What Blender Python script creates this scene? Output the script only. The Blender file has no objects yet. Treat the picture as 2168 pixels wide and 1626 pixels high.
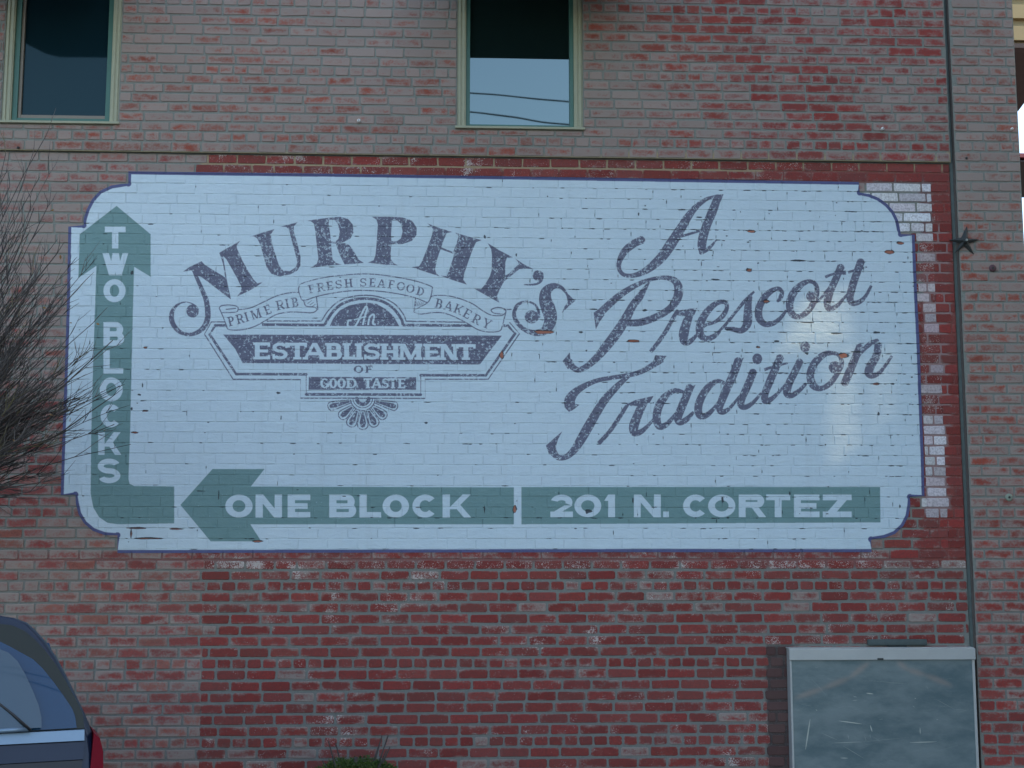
import bpy, bmesh, math, random
import numpy as np
from mathutils import Vector, Matrix
from mathutils.geometry import tessellate_polygon

random.seed(11)
rng = np.random.default_rng(7)
S = bpy.context.scene
COL = S.collection

# ------------------------------------------------------------------ camera
FPX = 2750.0
EYE = Vector((0.0, -9.4, 1.95))
_h = Vector((62500.0, -343.0, -FPX)).normalized()
_v = Vector((0.0, 22000.0, -FPX)); _v = (_v - _h * _v.dot(_h)).normalized()
_n = _v.cross(_h).normalized()
RCW = Matrix((_h, _n, _v)).transposed()      # camera from world
RWC = RCW.transposed()                       # world from camera
cam_d = bpy.data.cameras.new('camera')
cam = bpy.data.objects.new('camera', cam_d)
COL.objects.link(cam)
cam_d.sensor_width = 36.0
cam_d.lens = FPX / 2168.0 * 36.0
cam_d.clip_start = 0.05
cam_d.clip_end = 3000.0
cam.matrix_world = Matrix.Translation(EYE) @ RWC.to_4x4()
S.camera = cam

# ------------------------------------------------------------------ light
SUN_EL, SUN_AZ = 40.0, 99.5                 # azimuth clockwise from +Y
e_, a_ = math.radians(SUN_EL), math.radians(SUN_AZ)
SUN = Vector((math.sin(a_) * math.cos(e_), math.cos(a_) * math.cos(e_), math.sin(e_)))
world = bpy.data.worlds.new('World')
S.world = world
world.use_nodes = True
wn = world.node_tree
wn.nodes.clear()
sky = wn.nodes.new('ShaderNodeTexSky')
sky.sky_type = 'NISHITA'
sky.sun_disc = False
sky.sun_elevation = e_
sky.sun_rotation = a_
sky.air_density = 1.0
sky.dust_density = 1.2
sky.ozone_density = 0.0
bg = wn.nodes.new('ShaderNodeBackground')
bg.inputs['Strength'].default_value = 0.15
wo = wn.nodes.new('ShaderNodeOutputWorld')
wn.links.new(sky.outputs[0], bg.inputs['Color'])
wn.links.new(bg.outputs[0], wo.inputs['Surface'])
sun_d = bpy.data.lights.new('sun', 'SUN')
sun_d.energy = 2.0
sun_d.angle = math.radians(0.4)
sun_d.color = (1.0, 0.80, 0.50)
sun = bpy.data.objects.new('sun', sun_d)
COL.objects.link(sun)
sun.rotation_euler = SUN.to_track_quat('Z', 'Y').to_euler()
S.view_settings.view_transform = 'Standard'
S.view_settings.look = 'None'
S.view_settings.gamma = 1.0
S.view_settings.use_curve_mapping = False
S.view_settings.exposure = 1.65

# ------------------------------------------------------------------ helpers
def P(px, py, y=0.0):
    """point of the plane at depth y that the photograph shows at (px, py)"""
    d = RWC @ Vector((px - 1084.0, 813.0 - py, -FPX))
    t = (y - EYE.y) / d.y
    return EYE + d * t

def Q(p):
    """photograph position of a world point"""
    c = RCW @ (Vector(p) - EYE)
    return 1084.0 + FPX * c.x / -c.z, 813.0 - FPX * c.y / -c.z

def empty(name, loc=(0, 0, 0), label=None, cat=None, group=None, parent=None):
    o = bpy.data.objects.new(name, None)
    COL.objects.link(o)
    o.location = loc
    o.empty_display_size = 0.1
    if parent: o.parent = parent
    if label: o['label'] = label
    if cat: o['category'] = cat
    if group: o['group'] = group
    return o

def tag(o, label=None, cat=None, group=None, kind=None):
    if label: o['label'] = label
    if cat: o['category'] = cat
    if group: o['group'] = group
    if kind: o['kind'] = kind
    return o

class MB:
    """collects geometry; build() links it as one mesh object"""
    def __init__(self):
        self.v, self.f, self.a, self.m = [], [], {}, []
    def add(self, vs, fs, mat=0, **att):
        b = len(self.v)
        self.v += [tuple(p) for p in vs]
        self.f += [tuple(i + b for i in f) for f in fs]
        self.m += [mat] * len(fs)
        for k, val in att.items():
            lst = self.a.setdefault(k, [])
            if isinstance(val, list): lst += val
            else: lst += [val] * len(vs)
    def box(self, x0, x1, y0, y1, z0, z1, bev=0.0, mat=0):
        if bev <= 0:
            vs = [(x, y, z) for x in (x0, x1) for y in (y0, y1) for z in (z0, z1)]
            fs = [(0, 1, 3, 2), (4, 6, 7, 5), (0, 4, 5, 1), (2, 3, 7, 6), (0, 2, 6, 4), (1, 5, 7, 3)]
            self.add(vs, fs, mat); return
        bm = bmesh.new()
        bmesh.ops.create_cube(bm, size=1)
        for v in bm.verts:
            v.co = Vector(((x0 + x1) / 2 + v.co.x * (x1 - x0), (y0 + y1) / 2 + v.co.y * (y1 - y0), (z0 + z1) / 2 + v.co.z * (z1 - z0)))
        bmesh.ops.bevel(bm, geom=list(bm.edges), offset=bev, segments=2, affect='EDGES', profile=0.5)
        self.bm(bm, mat)
    def bm(self, bm, mat=0, M=None):
        bm.verts.ensure_lookup_table()
        self.add([(M @ v.co if M else v.co)[:] for v in bm.verts], [[v.index for v in f.verts] for f in bm.faces], mat)
        bm.free()
    def tube(self, pts, rad, sides=6, mat=0, cap=True):
        pts = [Vector(p) for p in pts]
        n = len(pts)
        if not hasattr(rad, '__len__'): rad = [rad] * n
        vs, fs = [], []
        up = Vector((0.13, 0.27, 0.95))
        for i in range(n):
            d = (pts[min(i + 1, n - 1)] - pts[max(i - 1, 0)])
            if d.length < 1e-9: d = Vector((0, 0, 1))
            d.normalize()
            a = d.cross(up)
            if a.length < 1e-3: a = d.cross(Vector((1, 0, 0)))
            a.normalize(); b = d.cross(a)
            for k in range(sides):
                t = 2 * math.pi * k / sides
                vs.append(pts[i] + (a * math.cos(t) + b * math.sin(t)) * rad[i])
        for i in range(n - 1):
            for k in range(sides):
                k2 = (k + 1) % sides
                fs.append((i * sides + k, i * sides + k2, (i + 1) * sides + k2, (i + 1) * sides + k))
        if cap:
            fs.append(tuple(range(sides))[::-1]); fs.append(tuple((n - 1) * sides + k for k in range(sides)))
        self.add(vs, fs, mat)
    def prism(self, poly, fn0, fn1, mat=0):
        """poly in 2d; fn0/fn1 turn a 2d point into the near and far 3d point"""
        n = len(poly)
        vs = [fn0(p) for p in poly] + [fn1(p) for p in poly]
        tri = tessellate_polygon([[Vector((p[0], p[1], 0)) for p in poly]])
        fs = [tuple(t) for t in tri] + [tuple(i + n for i in t[::-1]) for t in tri]
        fs += [(i, (i + 1) % n, (i + 1) % n + n, i + n) for i in range(n)]
        self.add(vs, fs, mat)
    def build(self, name, mats, parent=None, smooth=False, recalc=True):
        me = bpy.data.meshes.new(name)
        me.from_pydata(self.v, [], self.f)
        if not isinstance(mats, (list, tuple)): mats = [mats]
        for m in mats: me.materials.append(m)
        if len(mats) > 1: me.polygons.foreach_set('material_index', self.m)
        for k, vals in self.a.items():
            at = me.attributes.new(k, 'FLOAT_COLOR', 'POINT')
            at.data.foreach_set('color', np.array([(v[0], v[1], v[2], 1.0) for v in vals], dtype=np.float32).ravel())
        if recalc:
            bm = bmesh.new(); bm.from_mesh(me)
            bmesh.ops.recalc_face_normals(bm, faces=bm.faces)
            bm.to_mesh(me); bm.free()
        if smooth:
            me.polygons.foreach_set('use_smooth', [True] * len(me.polygons))
        me.update()
        o = bpy.data.objects.new(name, me)
        COL.objects.link(o)
        if parent: o.parent = parent
        return o

class NT:
    """small node-graph writer"""
    def __init__(self, name):
        self.mat = bpy.data.materials.new(name)
        self.mat.use_nodes = True
        self.t = self.mat.node_tree
        self.bsdf = self.t.nodes['Principled BSDF']
    def n(self, typ, **kw):
        nd = self.t.nodes.new(typ)
        for k, v in kw.items(): setattr(nd, k, v)
        return nd
    def put(self, inp, v):
        if hasattr(v, 'is_linked') or isinstance(v, bpy.types.NodeSocket): self.t.links.new(v, inp)
        elif isinstance(v, (tuple, list)) and len(v) == 3 and inp.type == 'RGBA': inp.default_value = (*v, 1)
        else: inp.default_value = v
    def math(self, op, a, b=0.0, c=0.0, clamp=False):
        nd = self.n('ShaderNodeMath', operation=op, use_clamp=clamp)
        self.put(nd.inputs[0], a); self.put(nd.inputs[1], b)
        if op in ('MULTIPLY_ADD', 'SMOOTH_MIN'): self.put(nd.inputs[2], c)
        return nd.outputs[0]
    def step(self, x, lo, hi):
        nd = self.n('ShaderNodeMapRange', interpolation_type='SMOOTHSTEP')
        self.put(nd.inputs[0], x); self.put(nd.inputs[1], lo); self.put(nd.inputs[2], hi)
        return nd.outputs[0]
    def mix(self, f, a, b, mode='MIX'):
        nd = self.n('ShaderNodeMix', data_type='RGBA', blend_type=mode)
        self.put(nd.inputs[0], f); self.put(nd.inputs[6], a); self.put(nd.inputs[7], b)
        return nd.outputs[2]
    def pos(self, scale=(1, 1, 1)):
        g = self.n('ShaderNodeNewGeometry')
        if scale == (1, 1, 1): return g.outputs['Position']
        m = self.n('ShaderNodeVectorMath', operation='MULTIPLY')
        self.t.links.new(g.outputs['Position'], m.inputs[0]); m.inputs[1].default_value = scale
        return m.outputs[0]
    def objpos(self):
        return self.n('ShaderNodeTexCoord').outputs['Object']
    def noise(self, vec, scale, detail=3.0, rough=0.55):
        nd = self.n('ShaderNodeTexNoise')
        self.t.links.new(vec, nd.inputs['Vector'])
        nd.inputs['Scale'].default_value = scale; nd.inputs['Detail'].default_value = detail
        nd.inputs['Roughness'].default_value = rough
        return nd.outputs[0]
    def attr(self, name):
        nd = self.n('ShaderNodeAttribute', attribute_name=name)
        s = self.n('ShaderNodeSeparateColor'); self.t.links.new(nd.outputs['Color'], s.inputs[0])
        return nd.outputs['Color'], s.outputs[0], s.outputs[1], s.outputs[2]
    def bump(self, h, dist, strength=1.0):
        nd = self.n('ShaderNodeBump'); nd.inputs['Distance'].default_value = dist
        nd.inputs['Strength'].default_value = strength
        self.t.links.new(h, nd.inputs['Height'])
        self.t.links.new(nd.outputs[0], self.bsdf.inputs['Normal'])
    def set(self, **kw):
        names = dict(color='Base Color', rough='Roughness', metal='Metallic', ior='IOR', spec='Specular IOR Level',
                     coat='Coat Weight', coat_rough='Coat Roughness', alpha='Alpha', trans='Transmission Weight')
        for k, v in kw.items(): self.put(self.bsdf.inputs[names[k]], v)
        return self.mat

def plain(name, color, rough=0.6, var=0.15, scale=8.0, bump=0.0, **kw):
    t = NT(name)
    n = t.noise(t.pos(), scale, 5.0, 0.6)
    c = t.mix(n, tuple(x * (1 - var) for x in color), tuple(min(1, x * (1 + var)) for x in color))
    t.set(color=c, rough=rough, **kw)
    if bump: t.bump(t.noise(t.pos(), scale * 12, 3.0), bump)
    return t.mat

# ------------------------------------------------------------------ depths and courses of the wall
Y_UP, Y_PAN, Y_PIER = 0.0, 0.025, -0.022
xref = 400.0
def z_of(py, x=xref, y=Y_PAN): return P(x, py, y).z
ctrl = [(-15.5, 3), (-8.5, 149), (-1.5, 291), (0, 324.5), (1, 346), (16, 672), (18, 717), (33, 1050), (34.5, 1085), (41.5, 1241), (48.5, 1406), (55.5, 1574), (58, 1634)]
ci = np.array([c[0] for c in ctrl]); cz = np.array([z_of(c[1]) for c in ctrl])
def zrow(i):
    if i < ci[0]: return float(cz[0] + (cz[1] - cz[0]) / (ci[1] - ci[0]) * (i - ci[0]))
    if i > ci[-1]: return float(cz[-1] + (cz[-1] - cz[-2]) / (ci[-1] - ci[-2]) * (i - ci[-1]))
    return float(np.interp(i, ci, cz))
ZLEDGE = zrow(0)
def headers(i): return (i - 34) % 7 == 0 if i >= 0 else (i + 2) % 7 == 0
ROW_TOP, ROW_BOT = -24, 62
PITCH = 0.2125
X_LEFT = -5.3
X_GAP0 = P(2008, 200, 0).x - 0.004            # panel stops here
X_GAP0 = (P(1996, 5, 0).x + P(2059, 1180, 0).x) / 2 - 0.012
X_GAP1 = X_GAP0 + 0.026                       # pier starts here
X_PIER1 = (P(2143, 20, Y_PIER).x + P(2161, 330, Y_PIER).x) / 2
def rect_px(x0, x1, y, yb):                   # window opening
    return P(x0, y, yb).x, P(x1, y, yb).x
WL = (P(1, 258).x, P(250, 258).x, P(120, 262).z)
WC = (P(967, 268).x, P(1235, 268).x, P(1100, 274).z)
WTOP = P(1100, -330).z

# ------------------------------------------------------------------ mural outline (photo positions)
OUT = [(272, 363), (700, 368), (1300, 377), (1818, 385), (1820, 408), (1840, 411), (1860, 419), (1878, 432), (1892, 448), (1901, 466), (1905, 485),
       (1907, 496), (1936, 497), (1942, 640), (1947, 740), (1951, 860), (1955, 960), (1957, 1050), (1926, 1052), (1927, 1070), (1923, 1093),
       (1912, 1114), (1895, 1130), (1872, 1139), (1844, 1142), (1845, 1169), (1300, 1169), (700, 1170), (249, 1171), (249, 1133), (222, 1133),
       (197, 1124), (178, 1108), (166, 1088), (161, 1066), (160, 1047), (129, 1048), (132, 940), (137, 800), (142, 640), (145, 480),
       (177, 477), (178, 462), (184, 443), (195, 422), (212, 404), (236, 393), (255, 390), (272, 389)]
def pw(p):                                     # photo -> wall (x, z)
    q = P(p[0], p[1], Y_PAN); return (q.x, q.z)
OUTW = [pw(p) for p in OUT]
def inside(poly, x, y):
    c = False; j = len(poly) - 1
    for i in range(len(poly)):
        xi, yi = poly[i]; xj, yj = poly[j]
        if (yi > y) != (yj > y) and x < (xj - xi) * (y - yi) / (yj - yi) + xi: c = not c
        j = i
    return c
def clip_rect(poly, x0, x1, z0, z1):
    def cl(pts, ins, cut):
        out = []
        for i in range(len(pts)):
            a, b = pts[i - 1], pts[i]
            ia, ib = ins(a), ins(b)
            if ia != ib: out.append(cut(a, b))
            if ib: out.append(b)
        return out
    lx = lambda c: (lambda a, b: (c, a[1] + (b[1] - a[1]) * (c - a[0]) / (b[0] - a[0])))
    lz = lambda c: (lambda a, b: (a[0] + (b[0] - a[0]) * (c - a[1]) / (b[1] - a[1]), c))
    for ins, cut in ((lambda p: p[0] >= x0, lx(x0)), (lambda p: p[0] <= x1, lx(x1)), (lambda p: p[1] >= z0, lz(z0)), (lambda p: p[1] <= z1, lz(z1))):
        poly = cl(poly, ins, cut)
        if len(poly) < 3: return []
    out = []
    for p in poly:
        if not out or abs(p[0] - out[-1][0]) + abs(p[1] - out[-1][1]) > 1e-5: out.append(p)
    if len(out) > 1 and abs(out[0][0] - out[-1][0]) + abs(out[0][1] - out[-1][1]) < 1e-5: out.pop()
    return out if len(out) > 2 else []

# ------------------------------------------------------------------ layout of every brick
def row_bricks(i, xa, xb, seed):
    r = random.Random(seed * 1000 + i)
    hd = headers(i)
    pitch = PITCH / 2 if hd else PITCH
    off = (0.0 if i % 2 else PITCH / 2) + r.uniform(-.018, .018) + (0.03 if hd else 0)
    x = xa - pitch + (off % pitch)
    out = []
    while x < xb:
        w = pitch * (1 + r.uniform(-.02, .02))
        if not hd and r.random() < 0.02: w *= 0.75
        a, b = max(x, xa), min(x + w, xb)
        if b - a > 0.035: out.append((a, b))
        x += w
    return out
SEAM = set()
CELLS = []                                     # (x0, x1, z0, z1, face y, zone key, row)
for i in range(ROW_TOP, ROW_BOT):
    zt, zb = zrow(i), zrow(i + 1)
    zt += 0
    spans = row_bricks(i, X_LEFT, X_GAP0, 1)
    for a, b in spans:
        segs = [(a, b)]
        for (wa, wb, wz) in (WL, WC):
            if (zt + zb) / 2 > wz:
                ns = []
                for s0, s1 in segs:
                    if s1 <= wa or s0 >= wb: ns.append((s0, s1))
                    else:
                        if s0 < wa: ns.append((s0, wa))
                        if s1 > wb: ns.append((wb, s1))
                segs = ns
        zmid = (zt + zb) / 2
        for (pxc, pya, pyb, pj) in ((1625, 1371, 1700, 0), (1676, 1371, 1700, 0), (1977, 384, 690, 0), (1993, 690, 900, 0), (2004, 900, 1190, 0), (427, 1190, 1700, 0), (1827, 384, 500, 0), (1952, 498, 1100, 0)):
            xc = P(pxc, (pya + min(pyb, 1626)) / 2, Y_PAN).x
            if i >= 0 and pya < Q((xc, Y_PAN, zmid))[1] < pyb:
                ns = []
                for s0, s1 in segs:
                    if s0 + .03 < xc < s1 - .03: ns += [(s0, xc), (xc, s1)]; (SEAM.add((i, round(xc, 4))) if not pj else None)
                    else: ns.append((s0, s1))
                segs = ns
        for s0, s1 in segs:
            if s1 - s0 < 0.01: continue
            z1 = zt
            for (wa, wb, wz) in (WL, WC):
                if (zt + zb) / 2 <= wz < zt and wa < (s0 + s1) / 2 < wb: z1 = wz - .001
            if z1 - zb < 0.02: continue
            CELLS.append((s0, s1, zb, z1, Y_UP if i < 0 else Y_PAN, 'wall', i))
    for a, b in row_bricks(i, X_GAP1, X_PIER1, 2):
        CELLS.append((a, b, zb, zt, Y_PIER, 'pier', i))

def vnoise(x, y, s):
    x *= s; y *= s
    xi, yi = math.floor(x), math.floor(y)
    fx, fy = x - xi, y - yi
    fx = fx * fx * (3 - 2 * fx); fy = fy * fy * (3 - 2 * fy)
    def h(a, b):
        n = (a * 374761393 + b * 668265263) & 0xffffffff
        n = ((n ^ (n >> 13)) * 1274126177) & 0xffffffff
        return ((n ^ (n >> 16)) & 0xffff) / 65535.0
    return (h(xi, yi) * (1 - fx) + h(xi + 1, yi) * fx) * (1 - fy) + (h(xi, yi + 1) * (1 - fx) + h(xi + 1, yi + 1) * fx) * fy

RED = (.32, .052, .042); DEEP = (.27, .050, .040); ORANGE = (.36, .085, .050)
PINK = (.37, .185, .155); WHITE = (.84, .80, .78); BROWN = (.105, .058, .050)
def sm(x, a, b):
    t = max(0.0, min(1.0, (x - a) / (b - a))); return t * t * (3 - 2 * t)
def lerp(a, b, t): return tuple(p + (q - p) * t for p, q in zip(a, b))
def mortar_zone(px, py, key):
    g_up = (.245, .25, .21); g_low = (.225, .225, .195)
    c = lerp(g_up, g_low, sm(py, 1000, 1300))
    if key == 'wall':
        if py > 325 and py < 1200 and ((px > 1950) or (px > 430 and py < 386)):
            c = (.25, .075, .06)
            if py < 362: c = (.40, .30, .18)
            if px < 2010 and 1955 < px and 480 < py < 1090: c = (.34, .22, .20)
            if 1825 < px < 1978 and 384 < py < 500: c = (.20, .12, .11)
        elif py > 1168 and py < 1195: c = (.26, .11, .095)
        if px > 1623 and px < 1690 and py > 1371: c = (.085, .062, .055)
    return c
def zone(px, py, key, r):
    """core colour, wash, speckle"""
    n = vnoise(px + 300, py + 300, 1 / 170.0)
    if key == 'pier':
        k = sm(py, 700, 1450)
        return lerp(ORANGE, RED, k), 0.74 - 0.36 * k + r.uniform(-.14, .12) + (n - .5) * .3, 0.04
    if py < 338 + (px / 2000) * 10 and key == 'wall' and py < 324 + px * .0125:
        k = sm(px, 1150, 1700)
        return lerp(ORANGE, RED, k), 0.76 - 0.26 * k + r.uniform(-.22, .16) + (n - .5) * .45, 0.02
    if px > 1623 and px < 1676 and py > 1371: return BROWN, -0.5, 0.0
    if 1826 < px < 1977 and 384 < py < 498: return WHITE, -0.55, 0.0
    if 1952 < px < (1977 if py < 690 else 1993 if py < 900 else 2005) and 498 <= py < 1100:
        w = 0.9 if (py > 880 and r.random() < .85) else (r.choice((0, .1, .75)) if py < 680 else (.7 if r.random() < .15 else 0))
        return (lerp(DEEP, WHITE, min(1, w * r.uniform(.75, 1.1)))), -0.3 if w > .5 else 0.05, 0.46 if w < .5 else .3
    if py < 1190 and px > 1900: return DEEP if r.random() < .75 else RED, 0.1 + (n - .5) * .2, 0.14
    if py < 390 and px > 430: return lerp(DEEP, RED, .3), 0.15 + (n - .5) * .3, 0.35 if py < 368 else .12
    if py < 1195 and px > 430 and py > 1160: return lerp(DEEP, RED, .4), .4, .25
    if px > 425 and py > 1180:
        sp = 0.15 + 0.3 * max(0, n - .5) * 2
        if py < 1216: sp = 0.50
        return lerp(DEEP, RED, r.random() * .55), (0.60 if r.random() < .05 else 0.17 + (n - .5) * .3 + r.uniform(-.10, .14)), sp
    k = sm(py, 520, 1150)
    return (lerp(ORANGE, PINK, .35) if r.random() < .35 else lerp(RED, PINK, .15)), 0.78 - 0.22 * k + r.uniform(-.2, .14) + (n - .5) * .3, 0.03

# ------------------------------------------------------------------ materials of the wall
t = NT('weathered_brick')
cC, _, _, _ = t.attr('Col')
_, wW, wS, wR = t.attr('wear')
_, lU, lV, _ = t.attr('loc')
pp = t.pos((1, 1, 1.7))
n1 = t.noise(pp, 11, 4, .6); n2 = t.noise(t.pos(), 70, 4, .65); n3 = t.noise(t.pos(), 130, 3, .6); n4 = t.noise(t.pos(), 3.0, 2)
ev = t.math('MULTIPLY', t.math('MINIMUM', lV, t.math('SUBTRACT', 1.0, lV)), 3.2, clamp=True)
eu = t.math('MULTIPLY', t.math('MINIMUM', lU, t.math('SUBTRACT', 1.0, lU)), 8.0, clamp=True)
edge = t.math('SUBTRACT', 1.0, t.math('MULTIPLY', ev, eu))
w = t.math('MULTIPLY_ADD', edge, 0.30, wW)
w = t.math('MULTIPLY_ADD', t.math('SUBTRACT', n1, .5), 1.5, w)
w = t.math('MULTIPLY_ADD', t.math('SUBTRACT', n2, .5), .8, w)
mask = t.math('MULTIPLY', t.step(w, .28, .92), .93)
core = t.mix(t.math('MULTIPLY', t.step(n2, .35, .75), .5), cC, (.10, .045, .04))
washc = t.mix(n4, (.37, .280, .235), (.34, .300, .250))
c = t.mix(mask, core, washc)
c = t.mix(t.math('MULTIPLY', wR, .25), c, (.18, .12, .10))
n5 = t.noise(t.pos(), 4.2, 3, .6)
spk = t.step(t.math('MULTIPLY_ADD', t.math('MULTIPLY', t.step(n5, .48, .78), t.math('MULTIPLY', wS, 4.0, clamp=True)), .26, t.math('MULTIPLY_ADD', n1, .28, t.math('MULTIPLY_ADD', wS, .30, n3))), 0.885, .935)
c = t.mix(t.math('MULTIPLY', spk, .75), c, (.62, .57, .50))
t.set(color=c, rough=.9, spec=.2)
t.bump(t.math('ADD', n3, n1), .003, .7)
M_BRICK = t.mat

t = NT('lime_mortar')
cC, _, _, _ = t.attr('Col')
n1 = t.noise(t.pos(), 45, 5, .65); n2 = t.noise(t.pos(), 5, 3); n3 = t.noise(t.pos(), 160, 2)
c = t.mix(t.math('MULTIPLY', t.step(n1, .45, .8), .45), cC, (.11, .12, .11))
c = t.mix(t.math('MULTIPLY', t.step(n3, .58, .72), .35), c, (.42, .43, .40))
c = t.mix(t.math('MULTIPLY', t.step(n2, .5, .8), .35), c, (.24, .19, .16))
t.set(color=c, rough=.95, spec=.15)
t.bump(n1, .004, .8)
M_MORTAR = t.mat
M_DARK = plain('dark_joint_filler', (.12, .145, .13), .8, .3, 20, .002)

# ------------------------------------------------------------------ mural mask raster
MPP = 0.0026
mx0, mz0 = min(p[0] for p in OUTW) - .03, min(p[1] for p in OUTW) - .03
mx1, mz1 = max(p[0] for p in OUTW) + .03, max(p[1] for p in OUTW) + .03
IW, IH = int((mx1 - mx0) / MPP), int((mz1 - mz0) / MPP)
SS = 2
class Mask:
    def __init__(self): self.a = np.zeros((IH * SS, IW * SS), dtype=np.uint8)
    def out(self):
        return self.a.reshape(IH, SS, IW, SS).astype(np.float32).mean(axis=(1, 3)) / 255.0
def to_img(p):
    q = pw(p)
    return ((q[0] - mx0) / MPP * SS, (q[1] - mz0) / MPP * SS)
def fill(mask, polys, val=255, world=False):
    """even-odd fill of photo-space polygons"""
    if polys and not hasattr(polys[0][0], '__len__'): polys = [polys]
    e = []
    for poly in polys:
        pts = np.array([poly_i if world else to_img(poly_i) for poly_i in poly])
        nx = np.roll(pts, -1, axis=0)
        e.append(np.hstack([pts, nx]))
    e = np.vstack(e)
    y0 = max(0, int(math.floor(min(e[:, 1].min(), e[:, 3].min())))); y1 = min(IH * SS - 1, int(math.ceil(max(e[:, 1].max(), e[:, 3].max()))))
    A = mask.a
    for y in range(y0, y1 + 1):
        yy = y + .5
        m = (e[:, 1] > yy) != (e[:, 3] > yy)
        if not m.any(): continue
        s = e[m]
        xs = np.sort(s[:, 0] + (yy - s[:, 1]) * (s[:, 2] - s[:, 0]) / (s[:, 3] - s[:, 1]))
        for k in range(0, len(xs) - 1, 2):
            a = max(0, int(round(xs[k]))); b = min(IW * SS, int(round(xs[k + 1])))
            if b > a: A[y, a:b] = val
def circle(cx, cy, rx, ry=None, n=20):
    ry = ry or rx
    return [(cx + rx * math.cos(2 * math.pi * k / n), cy + ry * math.sin(2 * math.pi * k / n)) for k in range(n)]
def spline(pts, sub=5):
    out = []
    n = len(pts)
    for i in range(n - 1):
        p0, p1, p2, p3 = pts[max(i - 1, 0)], pts[i], pts[i + 1], pts[min(i + 2, n - 1)]
        for s in range(sub):
            u = s / sub
            out.append(tuple(.5 * ((2 * b) + (-a + c) * u + (2 * a - 5 * b + 4 * c - d) * u * u + (-a + 3 * b - 3 * c + d) * u ** 3) for a, b, c, d in zip(p0, p1, p2, p3)))
    out.append(tuple(pts[-1]))
    return out
def stroke(mask, pts, val=255, w=None, smooth=True, rnd=False):
    """pts (x, y[, w]) in photo pixels"""
    pts = [(p[0], p[1], (w if w is not None else p[2])) for p in pts]
    if smooth and len(pts) > 2: pts = spline(pts)
    n = len(pts)
    nor = []
    for i in range(n):
        a, b = pts[max(i - 1, 0)], pts[min(i + 1, n - 1)]
        dx, dy = b[0] - a[0], b[1] - a[1]
        l = math.hypot(dx, dy) or 1
        nor.append((-dy / l, dx / l))
    for i in range(n - 1):
        (x0, y0, w0), (x1, y1, w1) = pts[i], pts[i + 1]
        a, b = nor[i], nor[i + 1]
        fill(mask, [(x0 + a[0] * w0 / 2, y0 + a[1] * w0 / 2), (x1 + b[0] * w1 / 2, y1 + b[1] * w1 / 2), (x1 - b[0] * w1 / 2, y1 - b[1] * w1 / 2), (x0 - a[0] * w0 / 2, y0 - a[1] * w0 / 2)], val)
        if w1 > 5 and (i < n - 2): fill(mask, circle(x1, y1, w1 / 2, n=10), val)
    if rnd:
        for q in (pts[0], pts[-1]): fill(mask, circle(q[0], q[1], q[2] / 2, n=10), val)
def cr(ox, oy, s):
    def f(pts): return [((p[0] / s + ox), (p[1] / s + oy)) + ((p[2] / s,) if len(p) > 2 else ()) for p in pts]
    return f
C5, C6 = cr(340, 420, 4.0056), cr(740, 420, 4.0056)
C7 = cr(420, 680, 3.097)
B1, B2, B3, B4 = cr(1120, 380, 4.0056), cr(1500, 380, 4.0056), cr(1130, 640, 4.0056), cr(1500, 640, 4.0056)
C2, C3 = cr(0, 280, 4.0), cr(0, 680, 4.0)

INK, GRN, BRD, CRK = Mask(), Mask(), Mask(), Mask()

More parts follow.
